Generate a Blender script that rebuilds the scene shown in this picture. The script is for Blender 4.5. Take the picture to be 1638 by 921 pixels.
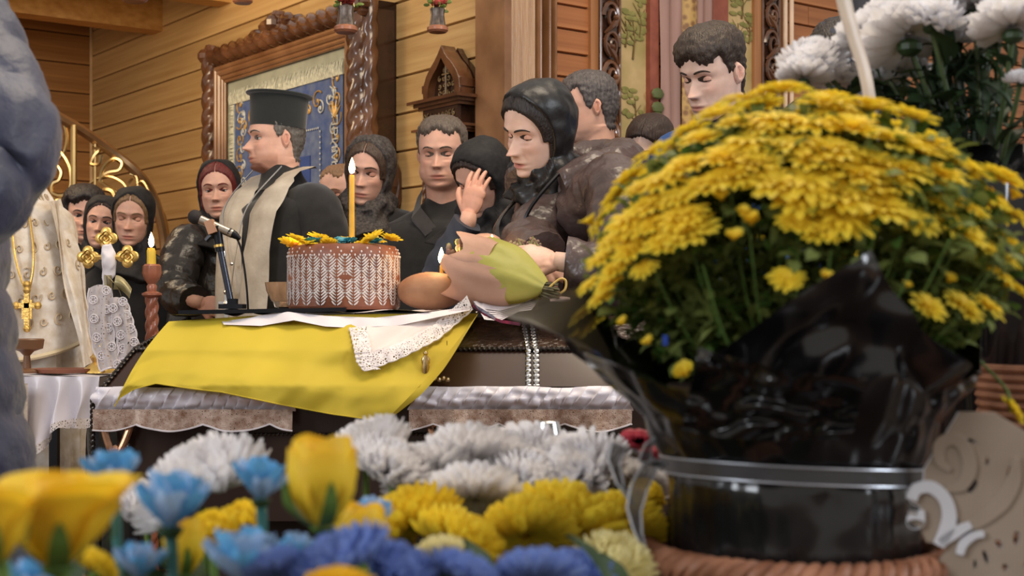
import bpy, bmesh, math, random
from math import sin, cos, pi, sqrt, exp, radians as R
from mathutils import Vector as V, Matrix, noise
C = bpy.context.scene.collection
for o in list(bpy.data.objects): bpy.data.objects.remove(o)
rnd = random.Random(7)
# ---------------------------------------------------------------- camera, world, lights, exposure
F = 2200.0; CZ = 1.10; HY = 500.0
cam = bpy.data.cameras.new('camera'); camo = bpy.data.objects.new('camera', cam); C.objects.link(camo)
camo.location = (0, 0, CZ); camo.rotation_euler = (pi/2, 0, 0)
cam.sensor_width = 36; cam.lens = F/1638*36; cam.shift_y = (HY-460.5)/1638
cam.clip_start = 0.05; cam.clip_end = 60
cam.dof.use_dof = True; cam.dof.focus_distance = 4.0; cam.dof.aperture_fstop = 6.3
bpy.context.scene.camera = camo
vs = bpy.context.scene.view_settings
vs.view_transform = 'Standard'; vs.look = 'None'; vs.gamma = 1; vs.use_curve_mapping = False; vs.exposure = 0.30
w = bpy.data.worlds.new('world'); bpy.context.scene.world = w; w.use_nodes = True
w.node_tree.nodes['Background'].inputs[0].default_value = (0.83, 0.76, 0.69, 1)
w.node_tree.nodes['Background'].inputs[1].default_value = 0.60
def area(name, loc, target, size, sy, power, col):
    l = bpy.data.lights.new(name, 'AREA'); l.shape = 'RECTANGLE'; l.size = size; l.size_y = sy; l.energy = power; l.color = col
    o = bpy.data.objects.new(name, l); C.objects.link(o); o.location = loc
    o.rotation_euler = (V(target)-V(loc)).to_track_quat('-Z', 'Y').to_euler(); return o
area('window_light_right', (5.0, 0.2, 3.2), (0.2, 4.0, 1.2), 1.2, 2.2, 120, (0.86, 0.92, 1.0))
area('window_light_left', (-3.6, -0.8, 3.0), (0.2, 3.0, 1.0), 1.2, 2.0, 95, (0.88, 0.93, 1.0))
area('chandelier_light', (0.6, 3.2, 4.3), (0.3, 3.6, 1.0), 1.8, 1.8, 85, (1.0, 0.84, 0.64))
area('rear_chandelier_light', (-2.6, 6.0, 2.85), (-2.2, 8.0, 1.6), 1.0, 1.0, 30, (1.0, 0.76, 0.48))
# ---------------------------------------------------------------- helpers
def P(px, py, d): return V(((px-819)/F*d, d, CZ+(HY-py)/F*d))
def S(px, d): return px/F*d            # pixel length -> metres at distance d
MATS = {}
def nd(nt, t, **k):
    n = nt.nodes.new(t)
    for a, b in k.items(): setattr(n, a, b)
    return n
def mat(name, col, rough=.6, metal=0, var=.12, vs=9, bump=0, bs=60, coat=0, sss=0, col2=None, stretch=None, attr=False, emit=0, trans=0, rnd_obj=0, transl=0, alpha=None, spec=.5, kind='noise', bd=.004, sheen=0, ior=1.45):
    if name in MATS: return MATS[name]
    m = bpy.data.materials.new(name); m.use_nodes = True; nt = m.node_tree; L = nt.links
    b = nt.nodes['Principled BSDF']; out = nt.nodes['Material Output']
    b.inputs['Roughness'].default_value = rough; b.inputs['Metallic'].default_value = metal
    b.inputs['Specular IOR Level'].default_value = spec; b.inputs['IOR'].default_value = ior
    b.inputs['Coat Weight'].default_value = coat; b.inputs['Coat Roughness'].default_value = .12
    b.inputs['Transmission Weight'].default_value = trans; b.inputs['Sheen Weight'].default_value = sheen
    if sss:
        b.inputs['Subsurface Weight'].default_value = sss; b.inputs['Subsurface Radius'].default_value = (.6, .25, .12); b.inputs['Subsurface Scale'].default_value = .012
    tc = nd(nt, 'ShaderNodeTexCoord'); mp = nd(nt, 'ShaderNodeMapping'); L.new(tc.outputs['Object'], mp.inputs[0])
    if stretch: mp.inputs['Scale'].default_value = stretch
    if kind == 'wave':
        n = nd(nt, 'ShaderNodeTexWave'); n.inputs['Scale'].default_value = vs; n.inputs['Distortion'].default_value = 9; n.inputs['Detail'].default_value = 3; fac = n.outputs['Fac']
    elif kind == 'voronoi':
        n = nd(nt, 'ShaderNodeTexVoronoi'); n.inputs['Scale'].default_value = vs; fac = n.outputs['Distance']
    else:
        n = nd(nt, 'ShaderNodeTexNoise'); n.inputs['Scale'].default_value = vs; n.inputs['Detail'].default_value = 4; fac = n.outputs['Fac']
    L.new(mp.outputs[0], n.inputs['Vector'])
    cr = nd(nt, 'ShaderNodeValToRGB'); L.new(fac, cr.inputs[0])
    c2 = col2 or tuple(max(0, c*(1-var*1.6)) for c in col); c1 = col if col2 else tuple(min(1, c*(1+var)) for c in col)
    cr.color_ramp.elements[0].color = (*c2, 1); cr.color_ramp.elements[1].color = (*c1, 1)
    cr.color_ramp.elements[0].position = .3; cr.color_ramp.elements[1].position = .68
    co = cr.outputs[0]
    if rnd_obj:
        oi = nd(nt, 'ShaderNodeObjectInfo'); hs = nd(nt, 'ShaderNodeHueSaturation'); mr = nd(nt, 'ShaderNodeMapRange')
        L.new(oi.outputs['Random'], mr.inputs[0]); mr.inputs[3].default_value = 1-rnd_obj; mr.inputs[4].default_value = 1+rnd_obj
        L.new(mr.outputs[0], hs.inputs['Value']); L.new(co, hs.inputs['Color']); co = hs.outputs[0]
    if attr:
        at = nd(nt, 'ShaderNodeAttribute'); at.attribute_name = 'tint'; mx = nd(nt, 'ShaderNodeMix', data_type='RGBA', blend_type='MULTIPLY'); mx.inputs[0].default_value = 1
        L.new(co, mx.inputs[6]); L.new(at.outputs['Color'], mx.inputs[7]); co = mx.outputs[2]
    L.new(co, b.inputs['Base Color'])
    if emit:
        L.new(co, b.inputs['Emission Color']); b.inputs['Emission Strength'].default_value = emit
    if bump:
        n2 = nd(nt, 'ShaderNodeTexNoise'); n2.inputs['Scale'].default_value = bs; n2.inputs['Detail'].default_value = 3
        L.new(mp.outputs[0], n2.inputs['Vector']); bp = nd(nt, 'ShaderNodeBump'); bp.inputs['Strength'].default_value = bump; bp.inputs['Distance'].default_value = bd
        L.new(n2.outputs['Fac'], bp.inputs['Height']); L.new(bp.outputs[0], b.inputs['Normal'])
    sh = b.outputs[0]
    if transl:
        tr = nd(nt, 'ShaderNodeBsdfTranslucent'); L.new(co, tr.inputs[0]); ms = nd(nt, 'ShaderNodeMixShader'); ms.inputs[0].default_value = transl
        L.new(sh, ms.inputs[1]); L.new(tr.outputs[0], ms.inputs[2]); sh = ms.outputs[0]
    if alpha:     # (pattern scale, threshold) lace holes, or a plain float for sheer film
        tb = nd(nt, 'ShaderNodeBsdfTransparent'); ms = nd(nt, 'ShaderNodeMixShader')
        if isinstance(alpha, tuple):
            vo = nd(nt, 'ShaderNodeTexVoronoi'); vo.feature = 'DISTANCE_TO_EDGE'; vo.inputs['Scale'].default_value = alpha[0]; L.new(mp.outputs[0], vo.inputs['Vector'])
            lt = nd(nt, 'ShaderNodeMath', operation='LESS_THAN'); lt.inputs[1].default_value = alpha[1]; L.new(vo.outputs['Distance'], lt.inputs[0])
            L.new(lt.outputs[0], ms.inputs[0])
        else: ms.inputs[0].default_value = alpha
        L.new(tb.outputs[0], ms.inputs[1]); L.new(sh, ms.inputs[2]); sh = ms.outputs[0]
    if sh != b.outputs[0]: L.new(sh, out.inputs['Surface'])
    MATS[name] = m; return m
def sr(r, g, b): return tuple(((c/255)/12.92 if c/255 <= .04045 else ((c/255+.055)/1.055)**2.4) for c in (r, g, b))
class MB:                                # collects verts/faces, links them as ONE mesh object
    def __init__(s): s.v = []; s.f = []; s.mi = []; s.c = []
    def add(s, vs, fs, mi=0, col=None):
        k = len(s.v); s.v += [tuple(v) for v in vs]; s.f += [tuple(i+k for i in f) for f in fs]; s.mi += [mi]*len(fs)
        s.c += (col if isinstance(col, list) else [col or (1, 1, 1)]*len(vs)); return s
    def grid(s, fn, nu, nv, closed_u=False, mi=0, colf=None):
        vs = []; cs = []
        for j in range(nv+1):
            for i in range(nu if closed_u else nu+1):
                vs.append(tuple(fn(i/nu, j/nv)))
                if colf: cs.append(colf(i/nu, j/nv))
        w = nu if closed_u else nu+1; fs = []
        for j in range(nv):
            for i in range(nu):
                a = j*w+i; b = j*w+(i+1) % w; fs.append((a, b, b+w, a+w))
        return s.add(vs, fs, mi, cs if colf else None)
    def box(s, c, h, rot=None, mi=0):
        c = V(c); q = [V((x*h[0], y*h[1], z*h[2])) for z in (-1, 1) for y in (-1, 1) for x in (-1, 1)]
        if rot is not None: q = [rot @ p for p in q]
        return s.add([c+p for p in q], [(0, 2, 3, 1), (4, 5, 7, 6), (0, 1, 5, 4), (2, 6, 7, 3), (0, 4, 6, 2), (1, 3, 7, 5)], mi)
    def tube(s, pts, r, n=8, mi=0, cap=True, sm=1, flat=1.0):
        pts = [V(p) for p in pts]; rs = list(r) if hasattr(r, '__len__') else [r]*len(pts)
        if sm > 1 and len(pts) > 2:
            q = []; qr = []
            for i in range(len(pts)-1):
                p0 = pts[max(i-1, 0)]; p1 = pts[i]; p2 = pts[i+1]; p3 = pts[min(i+2, len(pts)-1)]
                for k in range(sm):
                    t = k/sm; q.append(.5*((2*p1)+(p2-p0)*t+(2*p0-5*p1+4*p2-p3)*t*t+(3*p1-p0-3*p2+p3)*t**3)); qr.append(rs[i]*(1-t)+rs[i+1]*t)
            q.append(pts[-1]); qr.append(rs[-1]); pts, rs = q, qr
        k = len(s.v); N = len(pts); up = None; vs = []
        for i, p in enumerate(pts):
            t = (pts[min(i+1, N-1)]-pts[max(i-1, 0)])
            if t.length < 1e-9: t = V((0, 0, 1))
            t.normalize()
            if up is None: up = t.orthogonal().normalized()
            up = (up-t*up.dot(t)); up = up.normalized() if up.length > 1e-6 else t.orthogonal().normalized()
            sd = t.cross(up)
            for a in range(n): vs.append(p+(up*cos(2*pi*a/n)+sd*sin(2*pi*a/n)*flat)*rs[i])
        fs = [(i*n+a, i*n+(a+1) % n, (i+1)*n+(a+1) % n, (i+1)*n+a) for i in range(N-1) for a in range(n)]
        if cap: fs += [tuple(reversed(range(n))), tuple((N-1)*n+a for a in range(n))]
        return s.add(vs, fs, mi)
    def lathe(s, prof, c=(0, 0, 0), n=24, mi=0, sx=1, sy=1, mod=None):
        c = V(c); vs = []
        for r, z in prof:
            for a in range(n):
                q = 2*pi*a/n; rr = r*(mod(q, z) if mod else 1); vs.append(c+V((rr*cos(q)*sx, rr*sin(q)*sy, z)))
        N = len(prof); fs = [(i*n+a, i*n+(a+1) % n, (i+1)*n+(a+1) % n, (i+1)*n+a) for i in range(N-1) for a in range(n)]
        if prof[0][0] > 1e-4: fs.append(tuple(reversed(range(n))))
        if prof[-1][0] > 1e-4: fs.append(tuple((N-1)*n+a for a in range(n)))
        return s.add(vs, fs, mi)
    def ball(s, c, r, n=12, mi=0, rot=None):
        c = V(c); r = V(r) if hasattr(r, '__len__') else V((r, r, r)); h = max(4, n//2); vs = []
        for j in range(h+1):
            for i in range(n):
                p = V((r.x*sin(pi*j/h)*cos(2*pi*i/n), r.y*sin(pi*j/h)*sin(2*pi*i/n), r.z*cos(pi*j/h))); vs.append(c+((rot @ p) if rot is not None else p))
        return s.add(vs, [(j*n+i, (j+1)*n+i, (j+1)*n+(i+1) % n, j*n+(i+1) % n) for j in range(h) for i in range(n)], mi)
    def rope(s, p0, p1, r, pitch=.05, lobes=3, amp=.28, n=18, seg=None, mi=0):
        p0 = V(p0); p1 = V(p1); t = (p1-p0); Ln = t.length; t.normalize(); up = t.orthogonal().normalized(); sd = t.cross(up); seg = seg or max(6, int(Ln/pitch*8/lobes*1.5))
        vs = []
        for i in range(seg+1):
            z = Ln*i/seg
            for a in range(n):
                q = 2*pi*a/n; rr = r*(1-amp+amp*abs(sin(lobes/2*(q-2*pi*z/(pitch*lobes)))))
                vs.append(p0+t*z+(up*cos(q)+sd*sin(q))*rr)
        return s.add(vs, [(i*n+a, i*n+(a+1) % n, (i+1)*n+(a+1) % n, (i+1)*n+a) for i in range(seg) for a in range(n)]+[tuple(reversed(range(n))), tuple(seg*n+a for a in range(n))], mi)
    def xf(s, M): s.v = [tuple(M @ V(p)) for p in s.v]; return s
    def mesh(s, name, ms, smooth=True, weld=0):
        me = bpy.data.meshes.new(name); me.from_pydata(s.v, [], s.f)
        for m in (ms if isinstance(ms, (list, tuple)) else [ms]): me.materials.append(m)
        if any(s.mi): me.polygons.foreach_set('material_index', s.mi)
        if any(c != (1, 1, 1) for c in s.c):
            ca = me.color_attributes.new('tint', 'FLOAT_COLOR', 'POINT'); ca.data.foreach_set('color', [x for c in s.c for x in (*c, 1)])
        bm = bmesh.new(); bm.from_mesh(me)
        if weld: bmesh.ops.remove_doubles(bm, verts=bm.verts, dist=weld)
        bmesh.ops.recalc_face_normals(bm, faces=bm.faces)
        if smooth == 'auto':
            for f in bm.faces: f.smooth = True
            for e in bm.edges:
                if len(e.link_faces) == 2 and e.calc_face_angle(0) > .6: e.smooth = False
        elif smooth:
            for f in bm.faces: f.smooth = True
        bm.to_mesh(me); bm.free(); return me
    def build(s, name, ms, parent=None, smooth='auto', weld=0):
        return link(name, s.mesh(name, ms, smooth, weld), parent)
def link(name, me, parent=None, loc=None, rot=None, sc=None):
    o = bpy.data.objects.new(name, me); C.objects.link(o)
    if parent is not None: o.parent = parent
    if loc is not None: o.location = loc
    if rot is not None: o.rotation_euler = rot
    if sc is not None: o.scale = (sc,)*3 if not hasattr(sc, '__len__') else sc
    return o
def tag(o, label=None, cat=None, group=None, kind=None):
    if label: o['label'] = label
    if cat: o['category'] = cat
    if group: o['group'] = group
    if kind: o['kind'] = kind
    return o
def thing(name, label, cat, loc=(0, 0, 0), rz=0, group=None):
    o = bpy.data.objects.new(name, None); o.empty_display_size = .05; C.objects.link(o); o.location = loc; o.rotation_euler = (0, 0, rz); return tag(o, label, cat, group)
def struct(o): o['kind'] = 'structure'; return o
def fib(n, i): 
    z = 1-2*(i+.5)/n; a = i*2.399963; q = sqrt(max(0, 1-z*z)); return V((q*cos(a), q*sin(a), z))
def nz(p, s=1, k=0): return noise.noise(V(p)*s+V((k*7.3, k*3.1, k*5.7)))
def aim(o_dir, roll=0):                 # matrix taking +Z to o_dir
    return V(o_dir).normalized().to_track_quat('Z', 'Y').to_matrix().to_4x4() @ Matrix.Rotation(roll, 4, 'Z')
def text_mesh(body, size, ext=.0008):
    cu = bpy.data.curves.new('lettering', 'FONT'); cu.body = body; cu.size = size; cu.extrude = ext; cu.align_x = 'CENTER'; cu.align_y = 'CENTER'
    o = bpy.data.objects.new('lettering', cu); C.objects.link(o); dg = bpy.context.evaluated_depsgraph_get()
    me = bpy.data.meshes.new_from_object(o.evaluated_get(dg)); bpy.data.objects.remove(o); return me
def curve_solid(splines, ext, bevel=0):
    cu = bpy.data.curves.new('cut', 'CURVE'); cu.dimensions = '2D'; cu.fill_mode = 'BOTH'; cu.extrude = ext; cu.bevel_depth = bevel
    for pts in splines:
        s = cu.splines.new('POLY'); s.points.add(len(pts)-1); s.use_cyclic_u = True
        for i, p in enumerate(pts): s.points[i].co = (p[0], p[1], 0, 1)
    o = bpy.data.objects.new('cut', cu); C.objects.link(o); dg = bpy.context.evaluated_depsgraph_get()
    me = bpy.data.meshes.new_from_object(o.evaluated_get(dg)); bpy.data.objects.remove(o); return me
def remesh(mb, voxel, smooth=4):
    me = mb.mesh('tmp', []); o = bpy.data.objects.new('tmp', me); C.objects.link(o)
    r = o.modifiers.new('r', 'REMESH'); r.mode = 'VOXEL'; r.voxel_size = voxel
    s = o.modifiers.new('s', 'SMOOTH'); s.iterations = smooth; s.factor = .5
    dg = bpy.context.evaluated_depsgraph_get(); m2 = bpy.data.meshes.new_from_object(o.evaluated_get(dg)); bpy.data.objects.remove(o)
    vs = [v.co.copy() for v in m2.vertices]; fs = [tuple(p.vertices) for p in m2.polygons]; bpy.data.meshes.remove(m2); return vs, fs
# ---------------------------------------------------------------- materials
pine = mat('pine_boards', sr(208, 170, 112), .42, col2=sr(180, 138, 84), vs=2.2, stretch=(1.2, 14, 14), kind='noise', rnd_obj=.10, bump=.15, bs=14, spec=.5)
pine_dark = mat('pine_gap', sr(96, 62, 34), .8)
pine2 = mat('beam_wood', sr(205, 155, 88), .5, col2=sr(178, 126, 62), vs=3, stretch=(.7, 9, 9), bump=.1)
redpine = mat('reddish_pine', sr(172, 112, 66), .45, col2=sr(140, 84, 46), vs=2.2, stretch=(1.2, 14, 14), rnd_obj=.06)
walnut = mat('varnished_walnut', sr(112, 72, 46), .22, col2=sr(62, 36, 22), vs=7, coat=.6, stretch=(1, 1, 1))
walnut_dk = mat('dark_walnut', sr(66, 40, 28), .25, col2=sr(36, 22, 15), vs=7, coat=.5)
mould = mat('moulding_wood', sr(150, 108, 74), .28, col2=sr(112, 74, 46), vs=5, coat=.4)
gold = mat('gilded_metal', sr(226, 186, 104), .36, metal=.75, var=.15, bump=.3, bs=120)
brass = mat('brass_rail', sr(205, 175, 120), .3, metal=1, var=.1)
silver = mat('silver_trim', sr(205, 205, 205), .22, metal=1, var=.1)
steel_bk = mat('black_metal', sr(34, 34, 38), .35, metal=.6, var=.1)
coffinw = mat('coffin_lacquer', sr(66, 40, 30), .28, col2=sr(46, 27, 20), vs=6, coat=.5)
flagy = mat('yellow_flag_cloth', sr(200, 175, 50), .75, var=.05, vs=4, transl=.08, bump=.2, bs=900, bd=.0006)
satin = mat('white_satin', sr(214, 208, 216), .28, var=.05, vs=6, sheen=.3, bump=.15, bs=40)
linen = mat('white_linen', sr(220, 212, 214), .8, var=.05, vs=8, bump=.2, bs=300, bd=.001)
lace = mat('white_lace', sr(226, 216, 214), .75, var=.06, vs=30, alpha=(170, .22), bump=.5, bs=300, bd=.002)
lacegold = mat('gold_edged_lace', sr(196, 172, 156), .5, col2=sr(134, 100, 78), vs=60, alpha=(230, .34), bump=.5, bs=300)
petal_y = mat('yellow_petal', sr(248, 226, 72), .6, col2=sr(238, 206, 50), vs=14, transl=.42, rnd_obj=.05)
petal_w = mat('white_petal', sr(240, 238, 240), .6, var=.03, vs=20, transl=.42)
petal_cream = mat('cream_petal', sr(240, 230, 176), .6, var=.08, vs=20, transl=.4)
petal_rose = mat('rose_yellow', sr(240, 208, 52), .5, col2=sr(228, 176, 40), vs=14, transl=.25)
petal_b = mat('sky_blue_petal', sr(122, 186, 222), .6, col2=sr(62, 140, 200), vs=30, transl=.25)
petal_pb = mat('pale_blue_petal', sr(176, 198, 222), .6, col2=sr(128, 168, 212), vs=24, transl=.25)
petal_v = mat('violet_blue_petal', sr(142, 164, 216), .6, col2=sr(88, 116, 192), vs=30, transl=.35)
leafg = mat('leaf_green', sr(92, 122, 50), .5, col2=sr(52, 80, 30), vs=22, transl=.2, rnd_obj=.1)
leafd = mat('dark_leaf_green', sr(56, 78, 46), .5, col2=sr(28, 42, 26), vs=22, transl=.12)
stemg = mat('stem_green', sr(96, 126, 60), .55, var=.15, vs=30)
bkfilm = mat('black_film', sr(20, 19, 20), .17, var=.1, vs=5, spec=.6, bump=.12, bs=9, bd=.02)
greyfilm = mat('smoky_film', sr(92, 84, 72), .3, var=.1, vs=5, alpha=.72, spec=.6)
ribbonm = mat('sheer_ribbon', sr(66, 64, 66), .3, var=.1, alpha=.8)
ribedge = mat('silver_ribbon_edge', sr(190, 194, 202), .3, metal=.6)
wick = mat('wicker', sr(176, 122, 92), .55, col2=sr(120, 74, 50), vs=25, stretch=(1, 1, 1), bump=.3, bs=60)
wax = mat('beeswax', sr(226, 178, 66), .5, var=.08, vs=20, sss=.4)
wick_bk = mat('candle_wick', sr(30, 22, 18), .9)
flame_m = mat('flame', (1.0, .72, .32), emit=30, var=0)
flame_b = mat('flame_base', (1.0, .35, .06), emit=4, var=0)
# ---------------------------------------------------------------- the room
W0 = V((-3.04, 10.0, 0)); U = V((.6, -.8, 0)); NN = V((-.8, -.6, 0)); WD = V((.8, .6, 0)); A1 = math.atan2(-.8, .6); A2 = math.atan2(.6, .8)
def on_wall(px, py, t=0):
    k = (px-819)/F; x0 = W0.x+NN.x*t; y0 = W0.y+NN.y*t; s = (k*y0-x0)/(.6+.8*k); d = y0-.8*s
    return s, CZ+(HY-py)/F*d
K0 = W0+U*5.0                                            # outer corner by the pillar
def on_right(px, py, t=0):                               # right wall, direction WD, facing (.6,-.8)
    k = (px-819)/F; x0 = K0.x+.6*t; y0 = K0.y-.8*t; s = (k*y0-x0)/(.8-.6*k); d = y0+.6*s
    return s, CZ+(HY-py)/F*d
struct(MB().add([(-9, -3, 0), (9, -3, 0), (9, 14, 0), (-9, 14, 0)], [(0, 1, 2, 3)]).build('floor', mat('floor_boards', sr(120, 84, 54), .4, col2=sr(90, 60, 38), vs=3, stretch=(1, 12, 1))))
def board_mesh(name, h=.18, gap=.0025, b=.010, m=None):
    z = h-gap; return MB().add([(0, 0, gap), (1, 0, gap), (1, 0, z), (0, 0, z), (0, -.018, gap+b*.35), (1, -.018, gap+b*.35), (1, -.018, z-b*.35), (0, -.018, z-b*.35)],
        [(4, 5, 6, 7), (0, 1, 5, 4), (7, 6, 2, 3), (0, 4, 7, 3), (1, 2, 6, 5)]).mesh(name, m, False)
def plank_wall(name, origin, ang, length, z0, z1, h, m):
    back = struct(MB().box((length/2, .03, (z0+z1)/2), (length/2, .03, (z1-z0)/2)).build(name, pine_dark)); back.location = origin; back.rotation_euler = (0, 0, ang)
    me = board_mesh('plank', h, m=m); z = z0; k = 0
    while z < z1-.02:
        cuts = [0, length*(.35+.5*rnd.random()) if length > 3 else length] + ([length] if length > 3 else [])
        for a, b in zip(cuts, cuts[1:]):
            o = link('plank', me, back, (a, -.001-rnd.random()*.004, z), None, ((b-a)-.003, 1, 1)); k += 1
        z += h
    return back
plank_wall('wall_left', W0, A1, 5.0, -.103, 3.4, .18, pine)
plank_wall('wall_back', W0-WD*4.2, A2, 4.2, -.05, 3.2, .21, mat('back_boards', sr(178, 128, 72), .45, col2=sr(146, 98, 50), vs=2.4, stretch=(1.2, 14, 14), rnd_obj=.06, bump=.15, bs=14))
plank_wall('wall_right', K0, A2, 5.4, 0, 3.4, .108, redpine)
def wall_local(name, kind='structure'):
    return None
sm = MB(); c = W0-U*.0; 
sm.add([W0+V((0, 0, 3.2)), W0+U*2.6+V((0, 0, 3.2)), W0+U*2.6+NN*6+V((0, 0, 3.2)), W0+NN*6+V((0, 0, 3.2)), W0+V((0, 0, 3.26)), W0+U*2.6+V((0, 0, 3.26)), W0+U*2.6+NN*6+V((0, 0, 3.26)), W0+NN*6+V((0, 0, 3.26))], [(0, 3, 2, 1), (4, 5, 6, 7), (0, 1, 5, 4), (1, 2, 6, 5), (2, 3, 7, 6)])
struct(sm.build('ceiling', mat('ceiling_boards', sr(150, 108, 72), .6, col2=sr(120, 84, 54), vs=3, stretch=(9, 1, 1)), smooth=False))
for i, s in enumerate((1.31, 2.33)):
    bmx = MB(); a = W0+U*s; b = a+NN*6; dz0, dz1 = 2.93, 3.2
    q = [a, b, b-U*.16, a-U*.16]; bmx.add([p+V((0, 0, dz0)) for p in q]+[p+V((0, 0, dz1)) for p in q], [(0, 1, 2, 3), (4, 7, 6, 5), (0, 4, 5, 1), (1, 5, 6, 2), (2, 6, 7, 3), (3, 7, 4, 0)])
    struct(bmx.build('trim_%d' % (i+1), pine2, smooth=False))
t = MB().tube([W0+U*.03+NN*.03+V((0, 0, z)) for z in (0, 1.6, 3.18)], .012, 8); struct(t.build('trim_3', mat('cream_cord', sr(214, 178, 130), .6)))
# pillar and iconostasis strips standing on the right wall
def strip(mb, p0, p1, t0, t1, mi=0, z0=0, z1=3.4, rnd_=False):
    s0 = on_right(p0, 300, t1)[0]; s1 = on_right(p1, 300, t1)[0]; n = V((.6, -.8, 0))
    if rnd_:
        c = K0+WD*(s0+s1)/2+n*t0; r = (s1-s0)/2; k = 12; vs = [];
        for z in (z0, z1):
            for i in range(k+1):
                a = pi*i/k; vs.append(c+WD*(-r*cos(a))+n*((t1-t0)*sin(a))+V((0, 0, z)))
        mb.add(vs, [(i, i+1, i+k+2, i+k+1) for i in range(k)], mi)
    else:
        q = [K0+WD*s0+n*t0, K0+WD*s1+n*t0, K0+WD*s1+n*t1, K0+WD*s0+n*t1]; b = .0
        mb.add([p+V((0, 0, z0)) for p in q]+[p+V((0, 0, z1)) for p in q], [(0, 1, 5, 4), (1, 2, 6, 5), (2, 3, 7, 6), (3, 0, 4, 7), (4, 5, 6, 7), (0, 3, 2, 1)], mi)
pil = thing('wooden_pillar', 'tall glossy brown wooden pillar with vertical mouldings at the wall corner', 'pillar', K0)
def prel(o, root): o.parent = root; o.matrix_parent_inverse = Matrix.Translation(-V(root.location)) if root.rotation_euler.z == 0 else (Matrix.Translation(root.location) @ root.rotation_euler.to_matrix().to_4x4()).inverted(); return o
pillar_m = mat('pillar_grain', sr(184, 148, 112), .22, col2=sr(150, 112, 80), vs=5, stretch=(14, 14, .5), coat=.5, bump=.5, bs=22)
m = MB(); strip(m, 818, 856, -.1, .10); prel(m.build('shaft', pillar_m, smooth=False), pil)
m = MB(); strip(m, 807, 818, -.1, .115, z1=3.4); prel(m.build('edge_board', mould, smooth=False), pil)
m = MB()
for a, b, tt in ((856, 862, .05), (862, 872, .12), (872, 877, .06), (877, 886, .10), (886, 895, .07)): strip(m, a, b, 0, tt, rnd_=(b-a) > 7)
prel(m.build('moulding', mould), pil)
ico = thing('iconostasis', 'carved wooden iconostasis wall with painted panels and scroll-carved posts behind the mourners', 'icon screen', K0+WD*1.0)
m = MB(); strip(m, 945, 960, 0, .04); strip(m, 1207, 1219, 0, .05); strip(m, 1244, 1253, 0, .03); prel(m.build('frame_board', mat('warm_frame_board', sr(170, 118, 76), .4, col2=sr(146, 96, 58), vs=4, stretch=(8, 8, .6)), smooth=False), ico)
def scroll_post(p0, p1, t0):
    m = MB(); strip(m, p0, p1, 0, t0); s0 = on_right(p0, 0, t0)[0]; s1 = on_right(p1, 0, t0)[0]; n = V((.6, -.8, 0)); w_ = (s1-s0); b = MB()
    z = .9; k = 0
    while z < 3.0:
        for side in (1, -1):
            cx = (s0+s1)/2; pts = []; rr = []
            for i in range(26):
                a = i/25; q = a*pi*3.2; rad = w_*.42*(1-.80*a); pts.append(K0+WD*(cx+side*(rad*cos(q)-w_*.02))+n*(t0+.010+.018*a)+V((0, 0, z+.07+rad*1.5*sin(q)))); rr.append(.012*(1-.45*a))
            b.tube(pts, rr, 6)
            p = pts[-1]; b.ball(p+n*.004, .014, 8)
            b.tube([K0+WD*(cx+side*w_*.35)+n*(t0+.01)+V((0, 0, z-.01)), K0+WD*(cx)+n*(t0+.03)+V((0, 0, z+.03)), K0+WD*(cx-side*w_*.4)+n*(t0+.01)+V((0, 0, z+.10))], [.004, .015, .003], 6, sm=5)
            z += .135
    for p in (p0, p1):
        s = on_right(p, 0, t0)[0]; b.tube([K0+WD*(s)+n*(t0+.006)+V((0, 0, zz)) for zz in (0, 3.4)], .007, 6)
    prel(m.build('post', walnut_dk, smooth=False), ico); prel(b.build('scroll_carving', walnut), ico)
scroll_post(960, 990, .05); scroll_post(1219, 1245, .05)
mural = mat('painted_landscape', sr(196, 168, 120), .7, col2=sr(150, 134, 80), vs=5.5, stretch=(1, 1, 1), bump=.05, bs=40)
m = MB(); strip(m, 990, 1040, 0, .03); prel(m.build('painted_panel', mural, smooth=False), ico)
m = MB(); strip(m, 1165, 1207, 0, .03); prel(m.build('painted_panel', mural, smooth=False), ico)
tr = MB(); tg = MB()                                     # painted trees on the two panels
for (px, py, h) in ((1012, 95, 60), (1022, 60, 45), (1000, 75, 40), (1015, 230, 70), (1186, 30, 50), (1180, 95, 60), (1197, 70, 40)):
    s, z = on_right(px, py, .032); n = V((.6, -.8, 0)); hh = S(h, 6.6)
    base = K0+WD*s+n*.034+V((0, 0, z)); top = base+V((0, 0, hh))
    tr.tube([base, base+WD*.01+V((0, 0, hh*.5)), top], [.006, .004, .002], 5)
    for k in range(4): q = base+V((0, 0, hh*(.35+.15*k))); tr.tube([q, q+WD*(.04*(-1)**k)+V((0, 0, .05))], [.003, .001], 4)
    for k in range(14): tg.ball(top+WD*rnd.uniform(-.07, .07)+V((0, 0, rnd.uniform(-.10, .05))), (.025*rnd.uniform(.6, 1.3), .002, .012), 7, rot=Matrix.Rotation(A2, 3, 'Z'))
prel(tr.build('painted_trunks', mat('trunk_paint', sr(104, 84, 46), .8)), ico); prel(tg.build('painted_foliage', mat('foliage_paint', sr(142, 134, 76), .8, col2=sr(116, 114, 60), vs=30)), ico)
redp = mat('red_paint', sr(150, 82, 62), .55, col2=sr(128, 66, 50), vs=20)
m = MB(); strip(m, 1040, 1054, 0, .06); strip(m, 1140, 1165, 0, .05); prel(m.build('red_pilaster', redp, smooth=False), ico)
mauve = mat('mauve_cloth', sr(152, 118, 108), .6, var=.1, vs=10, stretch=(1, 1, .3)); goldot = mat('gold_brocade', sr(182, 146, 84), .5, col2=sr(128, 88, 50), kind='voronoi', vs=34)
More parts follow.
